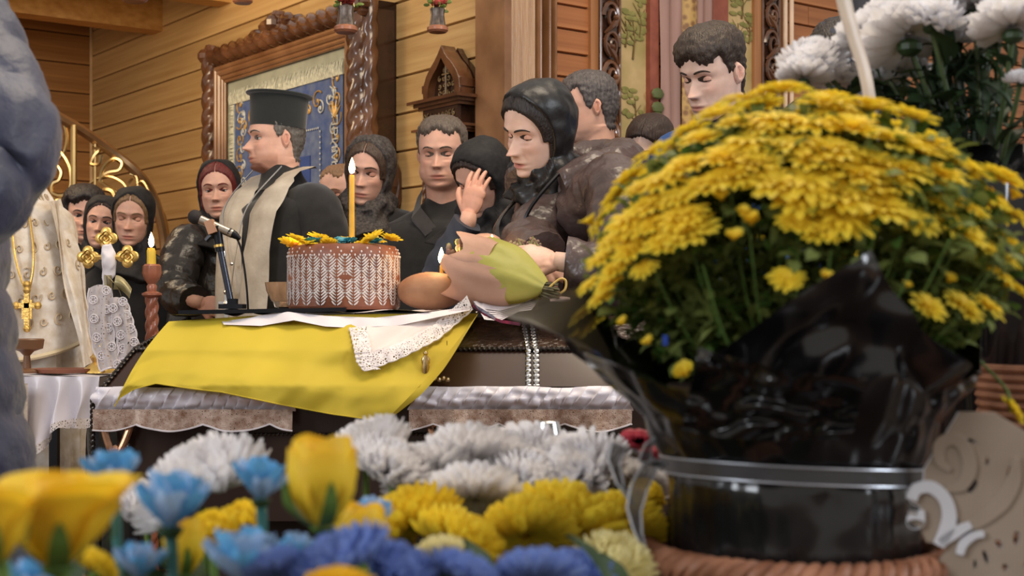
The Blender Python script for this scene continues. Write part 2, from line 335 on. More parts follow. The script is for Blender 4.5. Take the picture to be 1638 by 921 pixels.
def curtain(p0, p1, z0, z1, m_, nf, label=None):
    s0 = on_right(p0, 0, .08)[0]; s1 = on_right(p1, 0, .08)[0]; n = V((.6, -.8, 0))
    g = MB().grid(lambda u, v: K0+WD*(s0+(s1-s0)*u)+n*(.07+.022*abs(sin(u*pi*nf))+.006*sin(v*9+u*4))+V((0, 0, z0+(z1-z0)*v)), nf*8, 10)
    prel(g.build('pleated_cloth', m_), ico)
curtain(1058, 1092, 1.95, 3.4, mauve, 2); curtain(1092, 1116, 1.9, 3.4, goldot, 1); curtain(1116, 1140, 1.9, 3.4, mauve, 2); curtain(1058, 1142, .8, 1.95, goldot, 5)
m = MB(); n = V((.6, -.8, 0))
for py in (150, 172, 188):
    s, z = on_right(1050, py, .08); m.ball(K0+WD*s+n*.09+V((0, 0, z)), (.04, .012, .028), 8, rot=Matrix.Rotation(A2, 3, 'Z'))
prel(m.build('carved_leaf', mat('leaf_carving', sr(84, 92, 48), .6)), ico)
pp = thing('wall_pipes', 'pair of cream vertical pipes with a clip on the brown wall', 'pipes', K0+WD*on_right(1260, 0, .04)[0])
m = MB()
for px in (1256, 1266):
    s, _ = on_right(px, 0, .05); m.tube([K0+WD*s+n*.05+V((0, 0, z)) for z in (0, 3.4)], .0125, 10)
prel(m.build('pipe', mat('cream_paint', sr(222, 190, 160), .45)), pp)
s, z = on_right(1261, 92, .05); m = MB().box(K0+WD*s+n*.045+V((0, 0, z)), (.034, .02, .008), Matrix.Rotation(A2, 3, 'Z')); prel(m.build('clip', MATS['cream_paint'], smooth=False), pp)
# ---------------------------------------------------------------- big carved frame with the embroidered shroud
fr = thing('carved_frame_case', 'large deep walnut frame with twisted carved moulding holding a blue shroud', 'frame', W0+U*3.27, A1)
def fl(s, t, z): return V((s-3.27, -t, z))               # local frame coordinates (s along wall, t off wall)
s0, s1, z0, z1, T = 2.42, 4.16, .95, 2.60, .19
MB().box(fl((s0+s1)/2, .02, (z0+z1)/2), ((s1-s0)/2, .01, (z1-z0)/2)).build('back_board', walnut_dk, fr, smooth=False)
for c__, h__ in ((((s0+.02), (z0+z1)/2), (.02, (z1-z0)/2)), (((s1-.02), (z0+z1)/2), (.02, (z1-z0)/2)), (((s0+s1)/2, z0+.02), ((s1-s0)/2, .02)), (((s0+s1)/2, z1-.02), ((s1-s0)/2, .02))): MB().box(fl(c__[0], T/2, c__[1]), (h__[0], T/2-.01, h__[1])).build('case_side', walnut_dk, fr, smooth=False)
def molding(name, inset, wd, tt, m_, rr=None):
    a, b, c_, d_ = s0+inset, s1-inset, z0+inset, z1-inset
    for (p, q) in (((a, c_), (a, d_)), ((a, d_), (b, d_)), ((b, d_), (b, c_)), ((b, c_), (a, c_))):
        mb = MB()
        if rr: mb.rope(fl(p[0], tt, p[1]), fl(q[0], tt, q[1]), rr, .10, 3, .32)
        else: mb.tube([fl(p[0], tt, p[1]), fl(q[0], tt, q[1])], wd, 10)
        mb.build(name, m_, fr)
molding('twisted_moulding', .045, 0, T+.015, walnut, .062)
for ins, wd, tt in ((.115, .016, T+.02), (.14, .022, T+.008), (.17, .014, T+.004), (.19, .010, T-.002)): molding('rounded_moulding', ins, wd, tt, mould)
for (a, b) in ((s0+.03, z1-.03), (s1-.03, z1-.03), ((s0+s1)/2, z1+.02)):
    m = MB()
    for k in range(7):
        q = k*2*pi/7; m.ball(fl(a+.05*cos(q), T+.02, b+.05*sin(q)), (.035, .03, .028), 8)
    m.ball(fl(a, T+.05, b), .045, 10); m.build('corner_carving', walnut, fr)
m = MB()
for k in range(5): m.ball(fl((s0+s1)/2+(k-2)*.12, T+.03, z1-.005+.03*(k % 2)), (.07, .03, .035), 10)
m.build('crest_carving', walnut, fr)
m = MB(); m.rope(fl(s1-.01, T-.02, 1.55), fl(s1-.01, T-.02, z1), .05, .12, 3, .3)
pts = [fl(s1+.02, T*.5+.10*sin(q)*(1-.6*q/9), 1.72+.16*cos(q)*(1-.6*q/9)) for q in [i*.3 for i in range(30)]]; m.tube(pts, [.05*(1-.6*i/30) for i in range(30)], 8)
m.ball(fl(s1+.01, T*.55, 1.72), (.05, .11, .13), 12); m.ball(fl(s1-.02, T*.9, 1.45), (.09, .09, .22), 12)
m.build('side_scroll', walnut, fr)
sh = link('embroidered_shroud', None); tag(sh, 'blue embroidered shroud with white fringe and gold scrolls hung in the carved frame', 'tapestry')
sh.location = W0+U*3.27; sh.rotation_euler = (0, 0, A1)
a, b, c_, d_ = s0+.20, s1-.20, z0+.2, z1-.20; TT = T-.012
m = MB().box(fl((a+b)/2, TT-.01, (c_+d_)/2), ((b-a)/2+.02, .006, (d_-c_)/2+.02)); m.build('backing', mat('shroud_backing', sr(160, 160, 140), .8), sh, smooth=False)
bl = mat('shroud_blue', sr(62, 82, 132), .7, col2=sr(98, 110, 140), vs=16); wsl = mat('silver_thread', sr(190, 190, 184), .5, var=.15, vs=50)
m = MB().grid(lambda u, v: fl(a+.10+(b-a-.13)*u, TT+.004+.002*sin(u*20), c_+(d_-c_-.13)*v), 12, 12); m.build('blue_field', bl, sh)
m = MB()
for i in range(260):                                     # fringe tufts across the top and down the left
    u = i/260; 
    if i < 150: x = a+.04+(b-a-.06)*i/150; z = d_-.13; dx, dz = rnd.uniform(-.01, .01), rnd.uniform(.06, .085)
    else: x = a+.10; z = c_+(d_-c_-.13)*(i-150)/110; dx, dz = -rnd.uniform(.055, .08), rnd.uniform(-.01, .01)
    m.tube([fl(x, TT+.006, z), fl(x+dx*.5+rnd.uniform(-.004, .004), TT+.012, z+dz*.5), fl(x+dx, TT+.005, z+dz)], [.007, .006, .002], 4)
m.build('fringe', mat('fringe_thread', sr(200, 198, 176), .8, var=.2, vs=60), sh)['kind'] = 'stuff'
m = MB(); g2 = MB()
def swirl(mb, x, z, r, flip=1, ph=0):
    pts = [fl(x+flip*r*(1-.75*i/14)*cos(ph+i*.42), TT+.008, z+r*(1-.75*i/14)*sin(ph+i*.42)) for i in range(15)]; mb.tube(pts, .0045, 5)
    mb.ball(fl(x, TT+.008, z), (.012, .004, .012), 6)
for k in range(9):
    x = a+.2+k*(b-a-.3)/8.5; swirl(m if k % 2 else g2, x, d_-.23, .055, 1 if k % 2 else -1, k); swirl(g2 if k % 2 else m, x+.03, d_-.27, .04, -1, k*2)
for k in range(12):
    z = c_+.06+k*.095; swirl(m, b-.09, z, .05, (-1)**k, k); swirl(g2, b-.12, z+.04, .035, (-1)**k, k); swirl(m, a+.17, z, .045, (-1)**k, k); swirl(g2, a+.21, z+.04, .035, (-1)**k, k)
for q in range(3):                                       # winged star at the upper right
    aa = pi*.2+q*.75; m.tube([fl(b-.10, TT+.008, d_-.33), fl(b-.10+.06*cos(aa), TT+.008, d_-.33+.085*sin(aa))], [.014, .002], 5)
m.build('gold_embroidery', mat('gold_thread', sr(190, 150, 84), .45, metal=.3), sh)['kind'] = 'stuff'; g2.build('silver_embroidery', wsl, sh)['kind'] = 'stuff'
m = MB().box(fl((a+b)/2+.12, TT+.006, 1.60), (.30, .003, .42)); m.build('inner_field', mat('inner_blue', sr(108, 120, 146), .7, col2=sr(80, 94, 132), vs=25), sh, smooth=False)
m = MB().box(fl((a+b)/2+.16, TT+.012, 1.72), (.16, .003, .18)); m.build('deep_blue_panel', mat('deep_blue', sr(56, 78, 136), .6), sh, smooth=False)
m = MB()
for k in range(30): m.ball(fl((a+b)/2-.18+k*.02, TT+.012, 2.03), (.006, .003, .006), 6); m.ball(fl((a+b)/2+.42, TT+.012, 1.2+k*.028), (.006, .003, .006), 6)
m.build('bead_border', wsl, sh)['kind'] = 'stuff'
me = text_mesh('ПРИМІТЕ ЯТ СПЕС', .082); me.materials.append(wsl)
o = link('lettering', me, sh, fl(on_wall(538, 240, TT)[0], TT+.012, 1.70)); o.rotation_euler = (pi/2, pi/2, 0)
me2 = text_mesh('ЦЕРКОВ', .10); me2.materials.append(wsl); o = link('lettering', me2, sh, fl(a+.30, TT+.012, 1.35)); o.rotation_euler = (pi/2, -pi/2, 0)
# ---------------------------------------------------------------- small carved shrine
kt = thing('carved_icon_case', 'small dark carved wooden icon case with pointed arch and twisted columns', 'icon case', W0+U*4.72, A1)
def kl(s, t, z): return V((s-4.72, -t, z))
sa, sb, D = 4.565, 4.86, .13
MB().box(kl((sa+sb)/2, D/2, 1.62), ((sb-sa)/2-.02, D/2-.02, .42)).build('case', walnut_dk, kt, smooth=False)
MB().box(kl((sa+sb)/2, D-.016, 1.62), ((sb-sa)/2-.05, .004, .30)).build('glass_pane', mat('icon_glass', sr(150, 156, 150), .12, var=.2, vs=8, coat=1), kt, smooth=False)
for (z, e, h) in ((2.05, .055, .014), (1.925, .04, .011), (1.20, .05, .02)):
    m = MB()
    for k, (ee, zz) in enumerate(((e, 0), (e*.6, -h), (e*.3, -h*2))): m.box(kl((sa+sb)/2, (D+ee)/2, z+zz), ((sb-sa)/2+ee, (D+ee)/2, h/2))
    m.build('cornice', walnut, kt, smooth=False)
for s in (sa+.01, sa+.035, sb-.035, sb-.005):
    MB().rope(kl(s, D-.005, 1.22), kl(s, D-.005, 1.91), .015, .04, 2, .35).build('twisted_column', walnut, kt)
MB().rope(kl(sb+.012, .04, 1.22), kl(sb+.012, .04, 1.91), .015, .04, 2, .35).build('twisted_column', walnut, kt)
def ogee(wd, h):
    pts = []
    for i in range(9):
        u = i/8; pts.append((wd*(1-.10*u)*(1 if u < .35 else cos((u-.35)*1.35)**.9) if u < 1 else .42*wd, h*.62*u))
    pts = [(wd, 0), (wd*1.02, h*.15), (wd*.98, h*.3), (wd*.84, h*.46), (wd*.60, h*.62), (wd*.36, h*.74), (wd*.18, h*.86), (0, h)]
    return pts+[(-x, y) for x, y in reversed(pts[:-1])]
outer = ogee((sb-sa)/2-.005, .225); inner = [(x*.74, y*.78) for x, y in outer]
me = curve_solid([outer, inner], .035, .004); me.materials.append(walnut); o = link('arch_moulding', me, kt, kl((sa+sb)/2, D*.72, 2.065)); o.rotation_euler = (pi/2, 0, 0)
me = curve_solid([[(x*.76, y*.8) for x, y in outer]], .02); me.materials.append(walnut_dk); o = link('arch_panel', me, kt, kl((sa+sb)/2, D*.55, 2.066)); o.rotation_euler = (pi/2, 0, 0)
me = curve_solid([outer], .025); me.materials.append(walnut_dk); o = link('arch_back', me, kt, kl((sa+sb)/2+.01, D*.2, 2.066)); o.rotation_euler = (pi/2, 0, 0)
m = MB(); carv = mat('carving_highlight', sr(150, 124, 84), .35, col2=sr(104, 78, 48), vs=30)
for k in range(16):
    x = (k % 4-1.5)*.036; z = 2.085+(k//4)*.034
    if abs(x) < .09*(1-(z-2.07)/.22): 
        pts = [kl((sa+sb)/2+x+.014*(1-i/12)*cos(i*.6+k), D*.55+.03, z+.014*(1-i/12)*sin(i*.6+k)) for i in range(12)]; m.tube(pts, .003, 5)
for k in range(9):
    pts = [kl(sa+.03+k*.029+.012*(1-i/12)*cos(i*.6+k), D+.012, 1.982+.017*(1-i/12)*sin(i*.6+k)) for i in range(12)]; m.tube(pts, .003, 5)
m.tube([kl((sa+sb)/2, D*.55+.034, 2.08), kl((sa+sb)/2, D*.55+.034, 2.215)], .005, 6); m.tube([kl((sa+sb)/2-.028, D*.55+.034, 2.17), kl((sa+sb)/2+.028, D*.55+.034, 2.17)], .0045, 6)
m.tube([kl((sa+sb)/2-.018, D*.55+.034, 2.19), kl((sa+sb)/2+.018, D*.55+.034, 2.19)], .0035, 6)
m.build('pierced_carving', carv, kt)['kind'] = 'stuff'
MB().box(kl((sa+sb)/2, D-.002, 1.985), ((sb-sa)/2-.01, .01, .042)).build('frieze', walnut_dk, kt, smooth=False)
for sg in (-1, 1): MB().box(kl((sa+sb)/2+sg*.135, D*.7, 2.115), (.022, .04, .018)).box(kl((sa+sb)/2+sg*.135, D*.7, 2.085), (.015, .035, .02)).build('corner_block', walnut, kt, smooth=False)
# ---------------------------------------------------------------- hanging lamps with flowers
def lampada(px, py, d, wpx, label, flowers=True):
    c = P(px, py, d); r = S(wpx, d)/2; t = thing('hanging_icon_lamp', label, 'lamp', c, group='hanging icon lamps')
    MB().lathe([(0, -.3*r), (r*.8, -.3*r), (r, -.12*r), (r, .15*r), (r*.8, .3*r), (0, .3*r)], n=24).build('base_disc', mat('lamp_base', sr(170, 112, 82), .35, col2=sr(120, 66, 50), vs=12), t)
    MB().lathe([(0, .25*r), (r*.78, .25*r), (r*.70, .8*r), (r*.62, 1.4*r), (r*.72, 1.9*r), (r*.3, 2.1*r), (0, 2.1*r)], n=20, mod=lambda q, z: 1+.06*sin(8*q)).build('cup', mat('lamp_cup', sr(96, 84, 76), .35, metal=.4, var=.3, vs=60), t)
    m = MB(); g = MB()
    for k in range(9):
        q = k*2.4; rr = r*(.3+.6*rnd.random()); m.ball((rr*cos(q), rr*sin(q), r*(2.2+.5*rnd.random())), r*.34, 8)
    for k in range(22):
        q = k*1.7; rr = r*(.6+.7*rnd.random()); g.ball((rr*cos(q), rr*sin(q), r*(1.7+1.8*rnd.random())), (r*.34, r*.1, r*.18), 6, rot=Matrix.Rotation(q, 3, 'Z') @ Matrix.Rotation(rnd.uniform(-1, 1), 3, 'X'))
    m.build('red_flowers', mat('red_flower', sr(150, 52, 44), .6, var=.3, vs=30), t); g.build('leaves', mat('lamp_leaf', sr(110, 128, 58), .6, var=.3, vs=30), t)
    m = MB()
    for q in range(3):
        a_ = q*2*pi/3; m.tube([(r*.7*cos(a_), r*.7*sin(a_), 1.9*r), (0, 0, 8*r), (0, 0, 3.6-c.z)], .0018, 5)
    m.build('chain', brass, t)
lampada(553, 47, 5.2, 38, 'hanging icon lamp with a round wooden base in front of the carved frame'); lampada(700, 47, 5.6, 34, 'hanging icon lamp with red flowers above the small icon case')
lampada(215, -3, 5.4, 42, 'hanging icon lamp whose base shows at the top edge by the beam, left one'); lampada(388, 1, 6.4, 32, 'hanging icon lamp whose base shows at the top edge above the frame corner')
# ---------------------------------------------------------------- brass stair railing
rl = thing('spiral_stair_railing', 'curved brass stair railing with scrolled ornaments at the left', 'railing', V((P(60, 500, 8).x, 8, 0)))
def rt(name, pts, r, m_=brass, n=8, sm=6):
    o = MB().tube([P(x, y, d_) for x, y, d_ in pts], r, n, sm=sm).build(name, m_); prel(o, rl)
rt('handrail', [(-10, 10, 6.6), (5, 28, 6.8), (22, 52, 7.0), (38, 88, 7.2), (48, 120, 7.3), (55, 150, 7.4)], .024)
rt('handrail', [(55, 160, 7.4), (85, 182, 7.5), (130, 208, 7.7), (175, 240, 7.9), (215, 272, 8.0), (240, 305, 8.1), (255, 345, 8.15), (264, 400, 8.2), (266, 500, 8.2)], .030, mat('bronze_rail', sr(176, 142, 104), .32, metal=.8))
rt('lower_rail', [(84, 330, 7.5), (95, 320, 7.5), (118, 318, 7.6), (150, 330, 7.7), (200, 380, 7.9)], .016)
rt('baluster', [(118, 200, 7.6), (118, 245, 7.6), (118, 320, 7.6)], .018); rt('baluster', [(152, 226, 7.8), (152, 300, 7.8), (152, 420, 7.8)], .009)
def sc(pts, r=.010, d_=7.6): rt('scroll', [(x, y, d_) for x, y in pts], r, n=6, sm=5)
sc([(60, 170), (78, 172), (98, 190), (107, 215), (104, 240), (92, 256), (80, 262)]); sc([(82, 205), (94, 210), (96, 225), (90, 236), (82, 232)], .014)
sc([(64, 262), (80, 240), (98, 245), (112, 270), (112, 300), (100, 312), (84, 308), (84, 294), (94, 288), (98, 276), (92, 266), (84, 272), (84, 282)], .012)
sc([(70, 300), (85, 318), (110, 322), (125, 345), (128, 380)], .012); sc([(10, 70), (30, 75), (40, 95), (38, 115)], .012); sc([(20, 100), (40, 110), (50, 135), (48, 150)], .012)
sc([(148, 236), (158, 240), (150, 250), (146, 262), (158, 262), (162, 248)], .012, 7.8); sc([(160, 290), (166, 268), (182, 254), (195, 260), (190, 272), (172, 276), (160, 288), (175, 300), (200, 312)], .012, 7.9)
sc([(130, 330), (140, 298), (168, 282), (196, 292), (210, 318)], .009, 7.9); sc([(212, 285), (206, 295), (212, 308), (220, 298), (218, 282), (208, 278)], .009, 8.0); sc([(215, 300), (228, 290), (238, 310), (226, 322), (214, 312), (220, 300)], .009, 8.0)
sc([(158, 312), (166, 304), (178, 306), (184, 316)], .016, 7.9); sc([(78, 190), (70, 230), (66, 290), (60, 330)], .010, 7.5)
sc([(250, 330), (262, 350), (270, 400)], .02, 8.3)
# ---------------------------------------------------------------- people
skin = mat('skin', sr(216, 168, 146), .5, var=.05, vs=40, sss=.15, attr=True, bump=.15, bs=260, bd=.001)
skin_pale = mat('pale_skin', sr(226, 190, 172), .5, var=.05, vs=40, sss=.15, attr=True, bump=.15, bs=260, bd=.001)
eye_w = mat('eye_white', sr(196, 186, 178), .25, var=.03); iris_m = mat('iris', sr(52, 40, 32), .2, var=.2, vs=200); lash = mat('eyelash', sr(40, 28, 24), .8)
def interp(tab, z):
    if z >= tab[0][0]: return tab[0][1]
    for (a, fa), (b, fb) in zip(tab, tab[1:]):
        if z >= b:
            t = (z-b)/(a-b); t = t*t*(3-2*t) if False else t; return fb+(fa-fb)*t
    return tab[-1][1]
def smooth_tab(pts, n=160):              # Catmull-Rom sampling of a profile, descending z
    out = []
    for i in range(len(pts)-1):
        p0 = pts[max(i-1, 0)]; p1 = pts[i]; p2 = pts[i+1]; p3 = pts[min(i+2, len(pts)-1)]
        for k in range(8):
            t = k/8; out.append((p1[0]+(p2[0]-p1[0])*t, .5*(2*p1[1]+(p2[1]-p0[1])*t+(2*p0[1]-5*p1[1]+4*p2[1]-p3[1])*t*t+(3*p1[1]-p0[1]-3*p2[1]+p3[1])*t**3)))
    out.append(pts[-1]); return out
FR = smooth_tab([(.122, 0), (.119, .030), (.112, .052), (.10, .069), (.08, .083), (.06, .091), (.04, .095), (.022, .0965), (0, .0895), (-.02, .0925), (-.045, .0945), (-.06, .096), (-.075, .0945), (-.09, .090), (-.105, .089), (-.114, .080), (-.121, .058), (-.128, .036), (-.15, .032), (-.26, .030)])
BK = smooth_tab([(.122, 0), (.119, .036), (.112, .058), (.10, .074), (.08, .090), (.05, .102), (.02, .105), (-.02, .098), (-.05, .086), (-.08, .074), (-.11, .068), (-.15, .070), (-.26, .078)])
WI = smooth_tab([(.122, 0), (.119, .026), (.112, .045), (.10, .058), (.08, .069), (.055, .0755), (.02, .0765), (0, .0745), (-.03, .071), (-.06, .0655), (-.085, .057), (-.105, .043), (-.118, .030), (-.13, .02), (-.26, .02)])
def g(x, s): return exp(-(x/s)**2)
class Head:
    def __init__(s, wid=1.0, jaw=1.0, nose=1.0, fem=False, fat=0, beard=None, gaze=0, brow=(.35, .25, .2), lips=(.80, .52, .50), stub=None, mouth_open=0, age=0, squint=0, ears=True):
        s.__dict__.update(locals())
    def pt(s, az, z, raw=False):
        f = interp(FR, z); b = interp(BK, z); w = interp(WI, z)*s.wid
        if z < -.03: w *= 1+(s.jaw-1)*min(1, (-.03-z)/.05)
        if s.fat and z < 0: w *= 1+s.fat*min(1, -z/.06)
        ca, sa = cos(az), sin(az); q = abs(az)/pi
        n = 2.02+.14*max(0, min(1, (z+.05)/.06))
        e = f if ca > 0 else b
        r = 1/max(1e-6, ((abs(sa)/max(w, 1e-4))**n+(abs(ca)/max(e, 1e-4))**n))**(1/n)
        if z < -.04:                     # neck joins behind the jaw
            nr = .050 if s.fem else .061; cy = .022; nr *= 1+s.fat*.6; nr *= 1+.15*max(0, (-.16-z)/.1)
            # circle centred (0, +cy): distance from origin along az
            dx, dy = sa, -ca; bq = dy*cy; disc = bq*bq-(cy*cy-nr*nr); rn = bq+sqrt(max(disc, 0)); k = min(1, (-.04-z)/.03); rn *= k
            m = max(r, rn); r = m+.006*exp(-abs(r-rn)/.006)
        x = r*sa; y = -r*ca
        if raw: return V((x, y, z))
        if ca > 0:
            ax = abs(x); dy = 0; N = s.nose
            k = max(0, min(1, (.012-z)/.052)) if z > -.040 else max(0, 1-(-.040-z)/.012)
            dy += N*.027*k**1.25*g(x, .0075+.005*k) if z < .012 else 0
            dy += N*.009*g(ax-.0125, .0065)*g(z+.040, .009)
            dy += .004*g(z-.024, .010)*g(ax-.026, .024)                        # brow ridge
            dy -= .0125*g(ax-.031, .0165)*g(z-.002, .0125)                      # socket
            dy -= .004*g(ax-.012, .006)*g(z-.002, .010)
            dy += .0045*g(ax-.046, .016)*g(z+.028, .016)*(1.3 if s.fem else 1)  # cheekbone
            dy -= .003*g(ax-.045, .015)*g(z+.065, .018)
            dy -= (.0022+.0018*s.age)*g(ax-.024-(-.045-z)*.25, .005)*g(z+.055, .016)            # nasolabial
            dy -= (.0022+.002*s.age)*g(ax-.032, .014)*g(z+.018, .004)           # under-eye fold
            lw = g(x, .024)**1.0
            dy += .0050*lw*g(z+.0685, .0048); dy -= (.0045+.010*s.mouth_open)*g(x, .022)*g(z+.0745, .0024+.004*s.mouth_open); dy += .0055*g(x, .020)*g(z+.0815, .0050)
            dy -= .0040*g(x, .022)*g(z+.092, .006); dy += .005*g(x, .020)*g(z+.106, .011)       # chin
            dy -= .002*g(x, .004)*g(z+.058, .007)
            y -= dy*min(1, ca*1.8)
        return V((x, y, z))
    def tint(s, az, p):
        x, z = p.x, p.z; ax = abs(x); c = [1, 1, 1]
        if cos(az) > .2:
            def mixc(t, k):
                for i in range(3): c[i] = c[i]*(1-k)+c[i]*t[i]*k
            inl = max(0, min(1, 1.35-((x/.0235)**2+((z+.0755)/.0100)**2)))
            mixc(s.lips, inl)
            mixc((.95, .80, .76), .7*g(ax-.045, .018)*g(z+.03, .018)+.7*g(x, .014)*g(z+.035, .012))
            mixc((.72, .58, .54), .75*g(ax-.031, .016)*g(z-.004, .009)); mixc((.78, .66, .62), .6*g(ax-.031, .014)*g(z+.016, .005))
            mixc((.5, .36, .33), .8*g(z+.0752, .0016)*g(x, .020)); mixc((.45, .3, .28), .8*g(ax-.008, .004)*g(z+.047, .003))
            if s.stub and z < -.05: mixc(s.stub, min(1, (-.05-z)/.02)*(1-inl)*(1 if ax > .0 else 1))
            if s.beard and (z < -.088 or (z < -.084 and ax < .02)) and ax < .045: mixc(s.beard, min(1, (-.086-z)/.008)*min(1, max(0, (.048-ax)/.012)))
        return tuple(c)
    def surf(s, x, z):
        a = abs(x)/.09; az = a
        for _ in range(8):
            p = s.pt(az, z); az += (abs(x)-p.x)/.09
        p = s.pt(az, z); return V((math.copysign(p.x, x) if x else 0, p.y, z))
    def body(s, mb):
        zs = [.122, .1215, .1205, .119, .116]; z = .112
        while z > -.130: zs.append(z); z -= .0032 if -.1 < z < .035 else .0045
        zs += [-.134, -.14, -.15, -.165, -.18, -.2, -.23, -.26]
        N = 84; az = [pi*math.copysign(abs(t)**1.45, t) for t in [(-1+2*i/N) for i in range(N)]]
        vs = []; cs = []
        for z in zs:
            for a in az:
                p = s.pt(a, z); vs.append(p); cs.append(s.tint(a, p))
        fs = [(j*N+i, j*N+(i+1) % N, (j+1)*N+(i+1) % N, (j+1)*N+i) for j in range(len(zs)-1) for i in range(N)]
        mb.add(vs, fs, 0, cs)
        for sg in (-1, 1):               # ears
            ex = .0735*s.wid*(1 if s.ears else .88)
            def ear(u, v):
                q = 2*pi*u; rr = v; yy = .013+.017*rr*cos(q)*(1.1 if sin(q) > 0 else .8); zz = -.004+.031*rr*sin(q)
                out = .012*sin(min(1, rr*1.15)*pi)*(.5+.7*max(0, cos(q)))+.006*(rr > .55)*(rr < .98)+.004
                return V((sg*(ex+out*(1-.4*(rr > .98))-.004*(cos(q) < -.2)), yy, zz))
            k0 = len(mb.v); mb.grid(ear, 20, 8, closed_u=True, colf=lambda u, v: (1, .80+.15*v, .76+.18*v))
            mb.ball((sg*(ex+.001), .012, -.003), (.009, .016, .028), 10, )
            for i in range(len(mb.c)-10*6, len(mb.c)): mb.c[i] = (.92, .76, .72)
            # eyelids: skin shells over the eyeballs
            c = V((sg*.031, -.0655, .0)); r = .0138
            up = {0: 12, 1: -16, 2: -30}[s.gaze]-s.squint; lo = -30-(0 if s.gaze < 2 else 2)
            for (e0, e1) in ((85, up), (lo, -85)):
                mb.grid(lambda u, v: c+V((r*1.12*sin(pi*(u-.5)*.95)*cos(R(e0+(e1-e0)*v)*1), -r*cos(pi*(u-.5)*.95)*cos(R(e0+(e1-e0)*v)), r*sin(R(e0+(e1-e0)*v)))), 14, 7, colf=lambda u, v: (.92, .77, .72))
        return mb
    def eyes(s, root, M):
        for sg in (-1, 1):
            mb = MB().ball((sg*.031, -.0655, 0), .0128, 14)
            gz = R(-6 if s.gaze == 0 else -22); rm = Matrix.Rotation(gz, 3, 'X')
            mb.grid(lambda u, v: V((sg*.031, -.0655, 0))+(Matrix.Rotation(-gz, 3, 'X') @ V((.0131*sin(R(25)*v)*cos(2*pi*u), -.0131*cos(R(25)*v), .0131*sin(R(25)*v)*sin(2*pi*u)))), 14, 4, closed_u=True, mi=1)
            eo = mb.xf(M).build('eye', [eye_w, iris_m], root)
            up = R({0: 12, 1: -16, 2: -30}[s.gaze]-s.squint)
            MB().tube([V((sg*.031+.0155*sin(pi*(u-.5)*.85)*cos(up), -.0655-.0140*cos(pi*(u-.5)*.85)*cos(up), .0138*sin(up)-(0 if s.gaze == 0 else .0))) for u in [i/8 for i in range(9)]], .0009, 5).xf(M).build('eyelashes', lash, eo)
            pts = [s.surf(sg*x, z)+V((0, -.0008, 0)) for x, z in ((.013, .0205), (.022, .024), (.033, .026), (.043, .0245), (.051, .019))]
            MB().tube(pts, [.0025, .0030, .0028, .0022, .0010], 6, sm=3).xf(M).build('eyebrow', s.hairmat, root)
def shell(head, off, N=72, ztop=.122, zbot=-.2, dz=.0055, neck=None, seed=0, amp=.0015, freq=60):
    """closed sheet around the head; off(az,z)->offset in m (negative = tucked under the skin)"""
    zs = [ztop, ztop-.0007, ztop-.002, ztop-.004, ztop-.007]; z = ztop-.011
    while z > zbot: zs.append(z); z -= dz
    N = N; vs = []
    for z in zs:
        for i in range(N):
            a = -pi+2*pi*i/N; p = head.pt(a, z, True)
            if neck:
                nn = neck(a, z); rr = sqrt(p.x**2+p.y**2)
                if nn > rr: p = V((sin(a)*nn, -cos(a)*nn, z))
            o = off(a, z); n = V((p.x, p.y, (z-.02)*.8 if z > .02 else 0)); n = n.normalized() if n.length > 1e-6 else V((0, 0, 1))
            q = p+n*o
            if o > 0: q += n*amp*nz(q, freq, seed)
            if neck and z < -.15: q.z += (.022*sin(2*a+seed)+.010*sin(5*a+seed*2))*sstep(-.15, -.22, z)
            vs.append(q)
    fs = [(j*N+i, j*N+(i+1) % N, (j+1)*N+(i+1) % N, (j+1)*N+i) for j in range(len(zs)-1) for i in range(N)]
    return MB().add(vs, fs+[tuple(range(N))])
def sstep(a, b, x): t = max(0, min(1, (x-a)/(b-a))); return t*t*(3-2*t)
def hair_short(head, th=.012, hl=.068, side=.004, back=-.075, seed=0, side_th=.4, fringe=0):
    def off(a, z):
        q = abs(a)*180/pi
        line = hl+.010*cos(a*6)*(q < 60)-fringe*(q < 55) if q < 52 else (hl+(side-hl)*sstep(52, 78, q) if q < 88 else (side+.03*(1-abs(q-100)/12) if q < 112 else side+(back-side)*sstep(108, 135, q)))
        line += .004*sin(a*31+seed)
        t = sstep(line-.004, line+.012, z); th2 = th*(side_th+(1-side_th)*sstep(.02, .085, z))
        return -.006+(.006+th2)*t if t > 0 else -.006
    return shell(head, off, N=96, seed=seed, amp=.005, freq=85, dz=.004, zbot=-.1)
def hair_long(head, th=.010, parting=0, seed=0, down=-.16, open_=48):
    def off(a, z):
        q = abs(a)*180/pi; op = open_*sqrt(max(0, 1-((z+.02)/.095)**2)) if z < .075 else 0
        if z < -.02: op = open_+12
        t = sstep(op-3, op+4, q); return -.007+(.007+th)*t
    return shell(head, off, N=96, seed=seed, amp=.003, freq=45, zbot=down)
def scarf(head, th=.014, open_=56, zb=-.125, ztop=.085, seed=0, neckr=.085, down=-.24, spread=.13, amp=.005, side=0):
    zc = (ztop+zb)/2; zh = (ztop-zb)/2
    def off(a, z):
        q = abs(a+side)*180/pi; op = open_*sqrt(max(0, 1-((z-zc)/zh)**2)) if zb < z < ztop else 0
        t = sstep(op-2.5, op+3.5, q); return -.010+(.010+th)*(t if op > 0 else 1)
    def nk(a, z):
        if z > .03: return 0
        k = sstep(.03, -.12, z); base = .0+neckr*k
        if z < -.14: base += spread*((-.14-z)/.10)**1.3
        base *= 1-.45*sstep(down+.03, down+.003, z)
        return base*(1+.06*sin(a*7+z*60+seed)+.03*sin(a*13-z*90))
    return shell(head, off, N=96, zbot=down, neck=nk, seed=seed, amp=amp, freq=28)
_hand = {}
